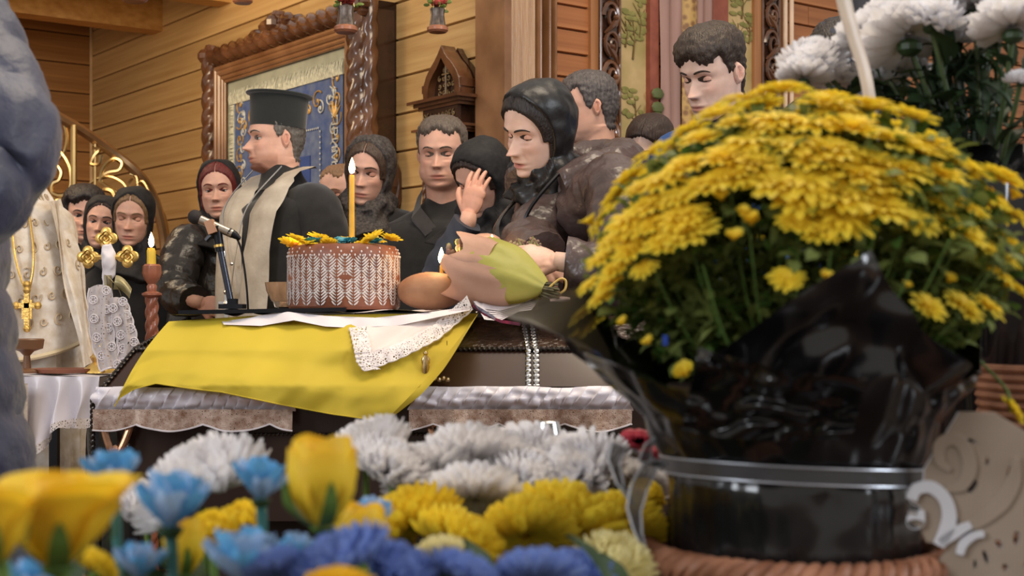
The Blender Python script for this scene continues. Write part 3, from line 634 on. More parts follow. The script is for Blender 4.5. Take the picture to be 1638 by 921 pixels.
def hand(curl=.5, thumb=.5, mirror=1, key=None, spread=.12):
    k = (round(curl, 2), round(thumb, 2), mirror, spread)
    if k in _hand: return _hand[k]
    m = MB()
    m.ball((.05, 0, 0), (.052, .040, .015), 14); m.ball((.075, -.003, .001), (.03, .041, .0135), 14); m.ball((.03, .018, -.003), (.035, .02, .016), 12); m.ball((.0, 0, 0), (.035, .027, .019), 12)
    for i, (y, L_) in enumerate(((.030, .070), (.0105, .079), (-.0095, .073), (-.029, .058))):
        p = V((.092-(.006 if i in (0, 3) else 0), y, 0)); a = 0; sp = (1.5-i)*spread; pts = [p-V((.03, 0, 0)), p]
        for f, kk in ((.46, .8), (.30, 1.1), (.24, .8)):
            a += curl*kk; d = V((cos(a)*cos(sp), cos(a)*sin(sp), -sin(a))); p = p+d*L_*f; pts.append(p)
        r0 = .0092 if i < 3 else .008; m.tube(pts, [r0, r0, r0*.96, r0*.88, r0*.7], 10, sm=3)
        for q, rr in zip(pts[1:], (1.04, 1.03, .95, .78)): m.ball(q, r0*rr, 8)
    pts = [V((.015, .02, -.004)), V((.045, .045, -.010))]; a = .75-thumb*.6
    p = pts[-1]; 
    for L_ in (.034, .028): p = p+V((cos(a), sin(a), -.35-thumb*.5)).normalized()*L_; pts.append(p); a -= .25+thumb*.5
    m.tube(pts, [.014, .0125, .011, .008], 10, sm=3); m.ball(pts[-1], .0085, 8); m.ball(pts[1], .013, 8)
    vs, fs = remesh(m, .0028, 3); vs = [V((v.x, v.y*mirror, v.z)) for v in vs]; _hand[k] = (vs, fs); return _hand[k]
def rings_interp(rg, dz):
    out = []
    for i in range(len(rg)-1):
        p0 = rg[max(i-1, 0)]; p1 = rg[i]; p2 = rg[i+1]; p3 = rg[min(i+2, len(rg)-1)]; L_ = (V(p2[:3])-V(p1[:3])).length; k = max(1, int(L_/dz))
        for j in range(k):
            t = j/k; out.append([.5*(2*b+(c-a)*t+(2*a-5*b+4*c-d)*t*t+(3*b-a-3*c+d)*t**3) for a, b, c, d in zip(p0, p1, p2, p3)])
    out.append(list(rg[-1])); return out
def torso_loft(rg, M, dz=.012, n=72, quilt=0, qh=.085, fold=.006, seed=0, ffreq=9, vertical=False):
    rs = rings_interp(rg, dz); vs = []; acc = 0; prev = None
    for r in rs:
        x, y, z, rx, ry = r; 
        if prev is not None: acc += (V((x, y, z))-prev).length
        prev = V((x, y, z))
        for i in range(n):
            q = 2*pi*i/n; c, s_ = cos(q), sin(q); e = 2.5; k = (abs(c)**e+abs(s_)**e)**(-1/e)
            p = V((x+rx*k*c, y+ry*k*s_, z)); d = V((c, s_, 0)); o = 0
            if quilt: o += quilt*(abs(sin(pi*(acc/qh+.12*sin(q*2+seed))))**.55-.55)+quilt*.35*nz((q*3, acc*24, seed), 2.2)
            if vertical: o += fold*sin(q*11+seed+2*sin(acc*3))*min(1, acc*1.5)+fold*.6*sin(q*23+acc*3)*min(1, acc)
            o += fold*nz((p.x, p.y, p.z*(.35 if vertical else 1)), ffreq, seed)+fold*.5*nz(p, ffreq*2.6, seed+2)
            vs.append(M @ (p+d*o))
    fs = [(j*n+i, j*n+(i+1) % n, (j+1)*n+(i+1) % n, (j+1)*n+i) for j in range(len(rs)-1) for i in range(n)]
    return MB().add(vs, fs+[tuple((len(rs)-1)*n+i for i in range(n))])
def sleeve(pts, rr, quilt=0, qh=.07, fold=.005, seed=0, n=40, dz=.010, flat=1):
    rg = [(*p, r, r) for p, r in zip(pts, rr)]; rs = rings_interp(rg, dz); m = MB(); N = len(rs); vs = []; up = None; acc = 0
    for i, r in enumerate(rs):
        p = V(r[:3]); t = (V(rs[min(i+1, N-1)][:3])-V(rs[max(i-1, 0)][:3])).normalized()
        if up is None: up = t.orthogonal().normalized()
        up = (up-t*up.dot(t)).normalized(); sd = t.cross(up); acc += dz
        for a in range(n):
            q = 2*pi*a/n; d = up*cos(q)+sd*sin(q); o = 0
            if quilt: o += quilt*(abs(sin(pi*(acc/qh+.1*sin(q*2+seed))))**.55-.55)+quilt*.4*nz((q*2, acc*20, seed), 2)
            pp = p+d*r[3]; o += fold*nz(pp, 11, seed)+fold*.7*nz(pp, 30, seed+3); vs.append(pp+d*o)
    m.add(vs, [(i*n+a, i*n+(a+1) % n, (i+1)*n+(a+1) % n, (i+1)*n+a) for i in range(N-1) for a in range(n)]+[tuple(reversed(range(n))), tuple((N-1)*n+a for a in range(n))]); return m
def person(px, py, d, label, yaw, pitch=0, roll=0, sc=1.0, head=None, hair=None, hairmat=None, scarves=(), body_yaw=None, coat=None, coatmat=None, arms=None, arms_px=None, sk=skin, sw=.215, dp=.125, lean=(0, 0), collar=None, neck_to=None, quilt=0, fold=.006, vertical=False, qh=.085, group=None, hands=None, sleevemat=None, seed=0, top=0.0, sleeves=True, slr=.062):
    Hc = P(px, py, d); root = thing('person', label, 'person', (Hc.x+lean[0], Hc.y+lean[1], 0), 0, group)
    inv = Matrix.Translation(-V((root.location)))
    MH = inv @ Matrix.Translation(Hc) @ Matrix.Rotation(R(yaw), 4, 'Z') @ Matrix.Rotation(R(pitch), 4, 'X') @ Matrix.Rotation(R(roll), 4, 'Y') @ Matrix.Scale(sc, 4)
    head.hairmat = hairmat or lash
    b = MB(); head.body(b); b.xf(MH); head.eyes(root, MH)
    by = yaw*.6 if body_yaw is None else body_yaw
    nb = Hc+(Matrix.Rotation(R(yaw), 3, 'Z') @ Matrix.Rotation(R(pitch), 3, 'X') @ V((0, .03, -.155)))*sc+V((0, 0, top))
    MBd = inv @ Matrix.Translation(V((nb.x, nb.y, nb.z))) @ Matrix.Rotation(R(by), 4, 'Z')
    iv = Matrix.Rotation(R(-by), 3, 'Z') @ V((lean[0], lean[1], 0)); h = nb.z
    rg = coat or [(0, 0, .03, .062, .060), (0, .0, .0, .080, .072), (0, .005, -.03, .125, .088), (0, .01, -.06, sw*.82, .105), (0, .012, -.10, sw, dp), (0, .01, -.20, sw*1.02, dp*1.08), (0, .01, -.38, sw*.97, dp*1.08), (0, .01, -.60, sw*.9, dp*1.05), (0, .01, -.85, sw*.85, dp*1.0), (0, .01, -(h-.45), sw*.8, dp*.9), (0, .01, -(h-.02), sw*.75, dp*.8)]
    rg = [(x+iv.x*min(1, -z/.6 if z < 0 else 0), y+iv.y*min(1, -z/.6 if z < 0 else 0), z, rx, ry) for x, y, z, rx, ry in rg]
    torso_loft(rg, MBd, quilt=quilt, fold=fold, seed=seed, vertical=vertical, qh=qh).build('coat' if quilt or not vertical else 'robe', coatmat, root)
    # the body under the clothes: trunk and arms, one mesh with head and hands
    MI = MBd.to_3x3(); tr_ = [MBd @ V(r[:3]) for r in rg[1:9]]; b.tube(tr_, [.05, .06, .07, .08, .08, .08, .08, .08][:len(tr_)], 10)
    A = arms or [[(-sw+.02, .01, -.10), (-sw-.03, .03, -.38), (-sw+.06, -.14, -.56)], [(sw-.02, .01, -.10), (sw+.03, .03, -.38), (sw-.06, -.14, -.56)]]
    for i, a in enumerate(arms_px or A):
        pts = [inv @ P(*p) for p in a] if arms_px else [MBd @ V(p) for p in a]; c0 = pts[0].lerp(MBd @ V((0, 0, -.14)), .6)
        if sleeves: sleeve([c0]+pts, [slr*1.1, slr*1.12, slr*.98, slr*.80], quilt*.9, fold=fold, seed=seed+i).build('sleeve', sleevemat or coatmat, root)
        b.tube([c0]+pts, [.03, .04, .035, .026], 8)
        if hands and i in hands:
            hd = hands[i]; vs, fs = hand(hd.get('curl', .5), hd.get('thumb', .5), hd.get('mirror', 1), spread=hd.get('spread', .12)); dr = V(hd['dir']).normalized(); nrm = V(hd['back']).normalized(); y_ = nrm.cross(dr).normalized(); nrm = dr.cross(y_)
            Mh = Matrix((( dr.x, y_.x, nrm.x, 0), (dr.y, y_.y, nrm.y, 0), (dr.z, y_.z, nrm.z, 0), (0, 0, 0, 1)))
            w_ = pts[-1]+dr*.02; b.add([w_+(Mh @ (v*hd.get('s', 1))) for v in vs], fs, 0, (1, .9, .87))
            b.tube([pts[-1]-dr*.03, w_+dr*.01], [.028, .025], 10)
    b.build('body', sk, root, smooth=True)
    if hair: hair.xf(MH).build('hair', hairmat, root, smooth=True)
    for nm, sm_, mm in scarves: sm_.xf(MH).build(nm, mm, root, smooth=True)
    return root, MH, MBd
leather = mat('black_leather_puffer', sr(48, 43, 40), .28, var=.25, vs=6, bump=.5, bs=22, bd=.012, spec=.6)
brown_puff = mat('dark_brown_puffer', sr(78, 64, 62), .33, var=.2, vs=5, bump=.6, bs=18, bd=.014, spec=.6)
wool_bk = mat('black_wool', sr(30, 27, 25), .9, var=.2, vs=30, sheen=.3, bump=.2, bs=200, bd=.001)
wool_ch = mat('charcoal_wool', sr(52, 48, 48), .9, var=.15, vs=30, sheen=.3)
navy = mat('slate_blue_jacket', sr(58, 62, 74), .6, var=.2, vs=8, bump=.3, bs=20, bd=.008)
blue_p = mat('navy_quilted_nylon', sr(54, 58, 80), .5, var=.15, vs=7, bump=.6, bs=26, bd=.01, sheen=.2)
scarf_bk = mat('black_scarf', sr(30, 27, 27), .75, var=.3, vs=60, bump=.4, bs=70, bd=.003)
scarf_lace = mat('black_lace_scarf', sr(84, 76, 72), .7, col2=sr(30, 26, 25), vs=110, kind='noise', bump=.4, bs=120, bd=.002)
scarf_sheer = mat('glossy_black_scarf', sr(28, 27, 28), .38, var=.3, vs=40, bump=.4, bs=50, bd=.003)
def hairm(n, c, dk=.5): return mat(n, c, .45, col2=tuple(x*dk for x in c), vs=150, stretch=(1, 1, .13), bump=1, bs=260, bd=.004)
h_bk = hairm('black_hair', sr(46, 38, 36)); h_br = hairm('brown_hair', sr(84, 64, 50)); h_bl = hairm('dark_blond_hair', sr(140, 108, 76)); h_red = hairm('red_dyed_hair', sr(112, 34, 28)); h_gr = hairm('greying_hair', sr(112, 104, 96)); h_dk = hairm('dark_brown_hair', sr(60, 42, 34))
# priest with the tall hat
h = Head(jaw=1.1, fat=.08, beard=(.34, .26, .24), gaze=0, nose=1.2, age=.6, stub=(.80, .72, .68))
pr, MH, MT = person(441, 224, 5.0, 'priest in a tall black flat-topped hat and white stole over a black cassock', -62, 0, sc=1.0, head=h, hair=hair_short(h, .005, .078, .0, -.085, side_th=.9), hairmat=h_gr,
    body_yaw=-46, coatmat=wool_bk, sw=.225, dp=.16, vertical=True, fold=.007, seed=1, top=.0, slr=.085, arms=[[(-.19, .01, -.12), (-.21, .04, -.42), (-.20, .0, -.70)], [(.19, .01, -.12), (.25, .03, -.42), (.23, -.06, -.70)]])
def hatp(prof): return MB().lathe(prof, (0, .004, 0), n=48)
hm = MB().lathe([(.0835, .044), (.084, .06), (.085, .11), (.087, .150), (.088, .156), (.098, .160), (.100, .164), (.098, .168), (.07, .173), (0, .178)], (0, .006, 0), n=48, sy=1.24)
hm.xf(MH @ Matrix.Rotation(R(-3), 4, 'X')).build('hat', mat('hat_felt', sr(22, 26, 24), .85, var=.1, vs=60, sheen=.4), pr)
stole_m = mat('cream_brocade', sr(196, 184, 166), .55, col2=sr(170, 156, 138), vs=16, bump=.3, bs=60)
def onbody(t, side, w, off=.012):       # strip over the shoulder down the chest, in body coordinates
    pass
def stole(side):
    path = [(.050*side, .085, .055), (.088*side, .03, .055), (.102*side, -.05, .03), (.106*side, -.13, -.035), (.100*side, -.182, -.12), (.088*side, -.205, -.26), (.080*side, -.212, -.48), (.080*side, -.214, -.8), (.080*side, -.215, -1.0)]
    def fn(u, v):
        i = min(int(v*(len(path)-1)), len(path)-2); t = v*(len(path)-1)-i; p = V(path[i]).lerp(V(path[i+1]), t); wd = .026+.056*min(1, v*2.2)
        return MT @ (p+V(((u-.5)*2*wd, .028*abs((u-.5)*2)**2*(1 if v > .3 else .5)+.004*sin(v*24+u*4), 0)))
    MB().grid(fn, 10, 40).build('stole', stole_m, pr)
stole(-1); stole(1)
torso_loft([(0, -.012, .062, .060, .066), (0, -.008, .03, .068, .072), (0, 0, .0, .085, .082), (0, .005, -.03, .12, .095)], MT, fold=.002).build('collar', wool_bk, pr)
m = MB()
for k in range(7): m.ball(MT @ V((.0, -.218-.002*k, -.20-k*.10)), .007, 8)
m.build('stole_button', silver, pr)
m = MB(); ch = [MT @ V((x, y, z)) for x, y, z in ((-.09, -.07, .05), (-.08, -.20, -.10), (-.035, -.225, -.28), (-.01, -.23, -.40), (.01, -.23, -.40), (.04, -.228, -.26), (.07, -.20, -.10), (.09, -.07, .05))]
m.tube(ch, .0025, 6, sm=8); m.build('chain', silver, pr)
m = MB(); c0 = MT @ V((0, -.24, -.46)); m.box(c0, (.007, .006, .055)); m.box(c0+V((0, 0, .02)), (.028, .006, .007)); m.ball(c0+V((0, -.004, .02)), .012, 8); m.ball(c0+V((0, 0, -.055)), .011, 8); m.ball(c0+V((0, 0, .06)), .012, 8); m.build('pectoral_cross', silver, pr)
# three women at the left
h = Head(fem=True, gaze=0, age=.9, fat=.05); person(135, 345, 6.3, 'older woman with short black hair at the far left, behind the lace-wrapped cross', 18, 4, sc=.98, head=h, hair=hair_short(h, .030, .062, -.02, -.09, side_th=.75, seed=2), hairmat=h_bk, coatmat=wool_bk, sk=skin, body_yaw=10, seed=2)
h = Head(fem=True, ears=False, gaze=0); person(164, 358, 6.0, 'young woman in a black headscarf right behind the golden top of the cross', 8, -2, 6, sc=.95, head=h, hair=hair_long(h, .006), hairmat=h_dk, scarves=[('headscarf', scarf(h, .011, 50, -.15, .088, seed=3, neckr=.07), scarf_bk)], coatmat=wool_bk, body_yaw=5, seed=3)
h = Head(fem=True, ears=False, gaze=2); person(213, 348, 5.8, 'blond woman with closed eyes in a dark headscarf behind the candlestick', 4, 8, 4, sc=1.0, head=h, hair=hair_long(h, .006, open_=44), hairmat=h_bl, scarves=[('headscarf', scarf(h, .012, 58, -.19, .097, seed=4, neckr=.08), scarf_bk)], coatmat=wool_bk, body_yaw=5, seed=4, sw=.23)
# red haired woman
h = Head(fem=True, ears=False, gaze=0, age=1, fat=.04); person(351, 306, 5.6, 'woman with dyed red hair and dark headscarf in a black leather puffer coat', 2, 2, -3, sc=.97, head=h, hair=hair_long(h, .007, open_=50), hairmat=h_red, scarves=[('headscarf', scarf(h, .014, 68, -.17, .116, seed=5, neckr=.085), scarf_bk)],
    coatmat=leather, quilt=.010, qh=.12, body_yaw=-6, seed=5, sw=.225, dp=.15, arms_px=[[(300, 395, 5.5), (282, 466, 5.36), (312, 482, 5.22)], [(398, 395, 5.6), (405, 470, 5.5), (375, 500, 5.4)]],
    hands={0: dict(dir=(1, -.1, -.25), back=(0, -1, .2), curl=.5, mirror=-1)}, slr=.075)
# lace scarf woman behind the tall candle
h = Head(fem=True, ears=False, gaze=2); r_, MH, MT2 = person(592, 275, 5.0, 'woman in a patterned dark lace headscarf and grey coat behind the tall candle', -14, 10, 8, sc=1.0, head=h, hair=hair_long(h, .008, open_=44), hairmat=h_br, scarves=[('headscarf', scarf(h, .014, 60, -.125, .108, seed=6, neckr=.095, spread=.10, amp=.008), scarf_lace)],
    coatmat=wool_ch, body_yaw=-8, seed=6, sw=.23)
m = MB()
for sg in (-1, 1): m.add([MT2 @ V(p) for p in ((sg*.03, -.12, -.06), (sg*.13, -.105, -.03), (sg*.17, -.125, -.14), (sg*.10, -.155, -.19), (sg*.13, -.15, -.22), (sg*.015, -.160, -.30))]+[MT2 @ (V(p)+V((0, .012, 0))) for p in ((sg*.03, -.12, -.06), (sg*.13, -.105, -.03), (sg*.17, -.125, -.14), (sg*.10, -.155, -.19), (sg*.13, -.15, -.22), (sg*.015, -.160, -.30))], [(0, 1, 2, 3), (0, 3, 5), (3, 4, 5), (0, 1, 7, 6), (1, 2, 8, 7), (2, 3, 9, 8), (3, 4, 10, 9), (4, 5, 11, 10), (5, 0, 6, 11)])
m.build('lapel', wool_ch, r_, smooth=False)
MB().add([MT2 @ V(p) for p in ((-.04, -.128, -.05), (.04, -.128, -.05), (.0, -.15, -.22))], [(0, 1, 2)]).build('blouse', mat('cream_blouse', sr(190, 170, 130), .7), r_, smooth=False)
# half hidden head between priest and lace scarf woman
h = Head(gaze=1, age=.5); person(546, 312, 5.6, 'fair head of a person mostly hidden behind the black-robed priest', -30, 6, sc=1.0, head=h, hair=hair_short(h, .005, .075, .0, -.08, side_th=.8, seed=7), hairmat=hairm('sandy_hair', sr(150, 112, 80), .75), coatmat=wool_ch, seed=7)
# man
h = Head(jaw=1.14, fat=.13, wid=1.03, gaze=1, age=1, nose=1.1, stub=(.9, .84, .8)); r_, MH, MT2 = person(708, 246, 4.95, 'heavy-set man with short grey-brown hair and black open-collar shirt looking down', -10, 8, 0, sc=1.04, head=h, hair=hair_short(h, .013, .072, -.002, -.09, side_th=.45, seed=8), hairmat=hairm('grey_brown_hair', sr(108, 94, 82), .55),
    coatmat=wool_bk, body_yaw=-6, seed=8, sw=.245, dp=.15, top=-.02)
m = MB()
for sg in (-1, 1):
    q = [(sg*.012, -.135, -.095), (sg*.075, -.105, -.02), (sg*.082, -.02, .055), (sg*.10, -.03, .02), (sg*.105, -.125, -.06), (sg*.05, -.150, -.125)]
    m.add([MT2 @ V(p) for p in q]+[MT2 @ (V(p)+V((0, .01, -.008))) for p in q], [(0, 1, 4, 5), (1, 2, 3, 4), (0, 5, 11, 6), (5, 4, 10, 11), (4, 3, 9, 10)])
m.build('collar', wool_ch, r_, smooth=False)
# woman covering her face
h = Head(fem=True, ears=False, gaze=2); person(772, 284, 4.55, 'woman in a black headscarf and blue-grey jacket covering her face with one hand', -38, 30, 8, sc=.98, head=h, hair=hair_long(h, .010, open_=50), hairmat=h_dk, scarves=[('headscarf', scarf(h, .015, 62, -.15, .09, seed=9, neckr=.10, spread=.18), scarf_bk)],
    coatmat=navy, body_yaw=-18, seed=9, sw=.225, dp=.15, lean=(.08, .10), top=-.02,
    arms_px=[[(742, 385, 4.6), (700, 452, 4.35), (748, 356, 4.27)], [(845, 360, 4.65), (850, 450, 4.6), (800, 480, 4.4)]], hands={0: dict(dir=(.22, .12, 1), back=(-.35, -.9, .1), curl=.22, thumb=.15, mirror=1, spread=.06, s=.95)}, fold=.01, slr=.06)
# leaning woman
h = Head(fem=True, ears=False, gaze=1, nose=1.2, mouth_open=.6, age=.7, lips=(.72, .42, .44), brow=(.2, .15, .12))
r_, MH, MT2 = person(862, 207, 3.95, 'woman in a sheer black headscarf and dark brown puffer jacket leaning over the coffin', -52, 20, 12, sc=1.05, head=h, hair=hair_long(h, .010, open_=54), hairmat=h_bk, sk=skin_pale, scarves=[('headscarf', scarf(h, .016, 72, -.14, .105, seed=10, neckr=.09, spread=.05, down=-.20), scarf_sheer)],
    coatmat=brown_puff, quilt=.010, qh=.13, body_yaw=-45, seed=10, sw=.225, dp=.165, lean=(.22, .14), top=-.01, fold=.012, slr=.078,
    coat=[(.0, .06, .045, .085, .085), (0, .05, .01, .135, .12), (0, .045, -.04, .175, .15), (0, .04, -.10, .21, .165), (0, .02, -.2, .225, .175), (0, .0, -.35, .215, .175), (0, .0, -.5, .215, .18), (0, .0, -.7, .225, .19), (0, .0, -1.0, .2, .16), (0, 0, -1.38, .17, .13)],
    arms_px=[[(900, 335, 4.0), (850, 385, 3.86), (866, 410, 3.68)], [(985, 300, 3.72), (985, 420, 3.55), (905, 420, 3.55)]],
    hands={0: dict(dir=(.8, -.25, -.5), back=(-.1, -.7, .7), curl=.5, mirror=-1), 1: dict(dir=(-.95, .1, .15), back=(0, -.8, .6), curl=.65)})
m = MB(); q = [MT2 @ V((x, y, z)) for x, y, z in ((.10, -.10, .03), (.06, -.205, -.1), (.03, -.215, -.25), (.04, -.215, -.45))]; m.tube(q, .006, 6, sm=6); m.build('zip', steel_bk, r_)
m = MB(); q = [MT2 @ V((x, y, z)) for x, y, z in ((-.12, -.02, -.01), (-.06, -.21, -.14), (.06, -.235, -.30), (.16, -.225, -.42))]; m.tube(q, .018, 8, sm=8, flat=.3); m.build('bag_strap', leather, r_)
# hood roll around her neck
m = MB(); q = [MT2 @ V((x, y, z)) for x, y, z in ((-.07, -.10, .0), (-.135, .0, .045), (-.10, .13, .07), (.02, .19, .075), (.13, .13, .06), (.15, .0, .03), (.09, -.10, -.01))]
sleeve(q, [.035, .055, .065, .07, .065, .055, .035], .008, seed=12, fold=.012).build('hood', brown_puff, r_)
# man behind her
h = Head(gaze=0, wid=1.0, jaw=1.05); person(942, 172, 4.9, 'man with greying cropped dark hair seen from the side behind the leaning woman', -82, 6, 4, sc=1.0, head=h, hair=hair_short(h, .012, .065, -.012, -.09, side_th=.5, seed=11), hairmat=hairm('salt_pepper_hair', sr(96, 88, 86), .4), coatmat=navy, body_yaw=-60, seed=11, sw=.235)
# girl
h = Head(fem=True, ears=False, gaze=1); r_, MH, MT2 = person(1040, 238, 5.0, 'girl with straight dark brown hair bowing her head, low behind the yellow chrysanthemums', -32, 24, 10, sc=.95, head=h, hair=hair_long(h, .014, open_=50), hairmat=h_dk, sk=skin_pale, coatmat=scarf_sheer, body_yaw=-30, seed=13, sw=.20)
# boy
h = Head(gaze=1, wid=.98, nose=1.1); r_, MH, MT2 = person(1140, 118, 4.1, 'young man with a cropped brown fringe looking down, black collar and blue jacket', -47, 20, 4, sc=1.07, head=h, hair=hair_short(h, .022, .058, .0, -.085, side_th=.30, seed=14, fringe=.012), hairmat=hairm('short_brown_hair', sr(66, 52, 42), .4), sk=skin_pale,
    coatmat=mat('blue_jacket', sr(44, 82, 140), .6, var=.1), body_yaw=-35, seed=14, sw=.22, fold=.008, top=.02)
m = torso_loft([(0, .0, .035, .072, .072), (0, 0, .01, .078, .078), (0, 0, -.02, .095, .09), (0, .0, -.05, .14, .105)], MT2, fold=.006, seed=15); m.build('collar', wool_bk, r_)
# white-and-gold vested priest (head hidden behind the blue sleeve)
vest = mat('white_gold_brocade', sr(216, 207, 196), .5, col2=sr(190, 172, 148), vs=26, bump=.3, bs=70)
h = Head(gaze=0, age=.5); r_, MH, MT2 = person(24, 250, 4.45, 'priest in white and gold brocade vestments, head hidden by the blue sleeve', 12, 4, sc=1.0, head=h, hair=hair_short(h, .01, .068, 0, -.085, seed=16), hairmat=h_br, coatmat=vest, body_yaw=10, seed=16, vertical=True, fold=.008, top=0,
    coat=[(0, 0, .06, .066, .066), (0, 0, .03, .085, .08), (0, 0, -.01, .15, .11), (0, .0, -.06, .18, .12), (0, .0, -.2, .19, .14), (0, 0, -.40, .195, .15), (0, 0, -.60, .20, .15), (0, 0, -1.0, .21, .16), (0, 0, -1.43, .21, .16)], sleeves=False, arms=[[(-.1, 0, -.15), (-.1, 0, -.4), (-.1, -.02, -.6)], [(.1, 0, -.15), (.1, 0, -.4), (.1, -.02, -.6)]])
def cape(u, v):
    q = pi*(.5-1.30*(u-.5)*1.0)+pi; a_ = (u-.5)*2.5; z = .045-v*.50+.02*abs(a_)-.05*v*cos(a_*1.2); r1 = .075+.115*sin(min(1, v*1.6)*pi/2); 
    return MT2 @ V((sin(a_)*(r1*1.18+.02*v), -cos(a_)*(r1*.92)-.018*v+.008*sin(a_*9)*v, z))
MB().grid(cape, 60, 26).build('cape', vest, r_)
m = MB().tube([cape((1/2+a_/2.5*1), 1) for a_ in [(-1.2+i*.06) for i in range(41)]], .008, 6); m.build('cape_trim', mat('braid_gold', sr(206, 186, 150), .5), r_)
inv3 = Matrix.Translation(-V(r_.location))
def side_panel(u, v):                   # long right-hand fall of the mantle
    e0 = V((78, 322, 4.36)).lerp(V((132, 588, 4.28)), v); e1 = V((100, 318, 4.5)).lerp(V((166, 574, 4.4)), v); q = e0.lerp(e1, u); return inv3 @ P(q.x+3*sin(v*9+u*5), q.y, q.z+.02*sin(u*9+v*3))
MB().grid(side_panel, 12, 24).build('mantle', vest, r_)
m = MB(); m.tube([cape(.50, .10)+V((0, -.012, 0)), cape(.55, .40)+V((0, -.014, 0)), cape(.605, .60)+V((0, -.02, 0)), cape(.63, .60)+V((0, -.02, 0)), cape(.66, .4)+V((0, -.014, 0)), cape(.67, .08)+V((0, -.012, 0))], .004, 6, sm=6); m.build('chain', gold, r_)
em = MB()
for k in range(44):
    u0 = .40+.085*(k % 7)+.04*((k//7) % 2); v0 = .08+.145*(k//7); r0 = .030 if k % 2 else .022
    em.tube([cape(u0+r0*(1-.8*i/14)*cos(i*.5+k)*1.0, min(.98, max(.02, v0+r0*1.3*(1-.8*i/14)*sin(i*.5+k))))+V((0, -.003, 0)) for i in range(15)], .0028, 4)
em.build('scroll_embroidery', mat('tan_embroidery', sr(186, 164, 134), .5), r_)['kind'] = 'stuff'
c0 = cape(.618, .72)+V((0, -.025, 0)); m = MB(); m.box(c0, (.008, .005, .055)); m.box(c0+V((0, 0, .012)), (.032, .005, .008))
for dx, dz in ((0, .06), (0, -.06), (.034, .012), (-.034, .012), (0, .078)): m.ball(c0+V((dx, 0, dz)), .013, 8)
m.build('pectoral_cross', gold, r_)
MB().box(c0, (.016, .002, .03)).build('cross_plate', gold, r_)
# dark figure behind the white flowers
h = Head(gaze=0); person(1345, 112, 4.2, 'person with a dark covered head half hidden behind the white chrysanthemums', 165, 10, sc=1.15, head=h, hair=hair_short(h, .016, .06, -.03, -.09, side_th=.9), hairmat=h_bk, scarves=[('cap', scarf(h, .014, 40, -.125, .06, seed=18), mat('navy_cap', sr(40, 44, 60), .7, var=.2))], coatmat=mat('navy_coat', sr(32, 35, 46), .7, var=.2), body_yaw=-40, seed=18, arms_px=[[(1290, 190, 4.2), (1280, 260, 4.2), (1290, 330, 4.1)], [(1410, 150, 4.3), (1380, 60, 4.3), (1402, -60, 4.3)]])
# foreground figure in a quilted blue coat at the left edge
Hc = P(-150, -60, 2.15); root = thing('person', 'person in a dark blue quilted puffer coat cut off by the left edge', 'person', (Hc.x, Hc.y, 0)); inv = Matrix.Translation(-V(root.location))
h = Head(gaze=0); h.hairmat = h_dk; MHd = inv @ Matrix.Translation(Hc) @ Matrix.Rotation(R(150), 4, 'Z'); b = MB(); h.body(b); b.xf(MHd); h.eyes(root, MHd); hair_short(h, .02, .06, -.02, -.09).xf(MHd).build('hair', h_dk, root, smooth=True)
nb = Hc+V((0, 0, -.15)); MBd = inv @ Matrix.Translation(nb)
torso_loft([(0, 0, .03, .08, .08), (0, 0, -.03, .14, .1), (-.02, .01, -.09, .19, .13), (-.03, .02, -.25, .17, .15), (-.03, .02, -.36, .168, .15), (-.03, .02, -.5, .190, .15), (-.02, .02, -.68, .205, .16), (-.02, .02, -.80, .215, .165), (-.02, .02, -.86, .20, .16), (-.02, .02, -.9, .18, .14)], MBd, quilt=.013, qh=.10, fold=.006, seed=21).build('coat', blue_p, root)
def Q(px, py, d_): return inv @ P(px, py, d_)
sleeve([Q(-120, -10, 2.15), Q(-90, 50, 2.12), Q(-50, 140, 2.05), Q(-22, 215, 2.0), Q(-40, 280, 1.97), Q(-90, 318, 1.92), Q(-170, 335, 1.9)], [.10, .104, .102, .100, .094, .085, .07], .013, .095, .007, 22, n=56, dz=.008).build('sleeve', blue_p, root)
torso_loft([(-.09, .02, -.82, .13, .12), (-.09, .02, -1.1, .11, .1), (-.09, .02, -(nb.z-.05), .08, .08)], MBd, fold=.006, seed=23).build('trousers', wool_bk, root)
torso_loft([(.07, .02, -.82, .10, .12), (.07, .02, -1.1, .09, .1), (.09, .02, -(nb.z-.05), .08, .08)], MBd, fold=.006, seed=24).build('trousers', wool_bk, root)
b.tube([MBd @ V((0, .02, -.0)), MBd @ V((0, .02, -.4)), MBd @ V((0, .02, -.8))], [.06, .1, .1], 10); b.build('body', skin, root, smooth=True)
# ---------------------------------------------------------------- coffin on its stand
XL, XR = -.965, .80
cof = thing('coffin', 'dark lacquered coffin with a faceted lid and beaded silver trim under a yellow flag', 'coffin', (0, 3.6, 0))
def cl(x, y, z): return V((x, y-3.6, z))
def ringx(x0, x1, y0, y1, z): return [cl(x0, y0, z), cl(x1, y0, z), cl(x1, y1, z), cl(x0, y1, z)]
ZR, ZG, ZT = .925, 1.010, 1.094
r0 = ringx(XL, XR, 3.26, 3.82, ZR); r1 = ringx(XL+.055, XR-.03, 3.32, 3.79, ZG); r2 = [cl(XL+.155, 3.46, 1.084), cl(XR-.10, 3.46, ZT), cl(XR-.10, 3.74, ZT), cl(XL+.155, 3.74, 1.084)]
q = [(0, 1, 5, 4), (1, 2, 6, 5), (2, 3, 7, 6), (3, 0, 4, 7)]
MB().add(r0+r1, q+[(3, 2, 1, 0)]).build('lid_side', coffinw, cof, smooth=False)
MB().add(r1+r2, q).build('lid_slope', mat('crinkled_lacquer', sr(70, 50, 38), .22, col2=sr(40, 26, 20), vs=30, bump=1, bs=75, bd=.006, coat=.8, spec=.8), cof, smooth=False)
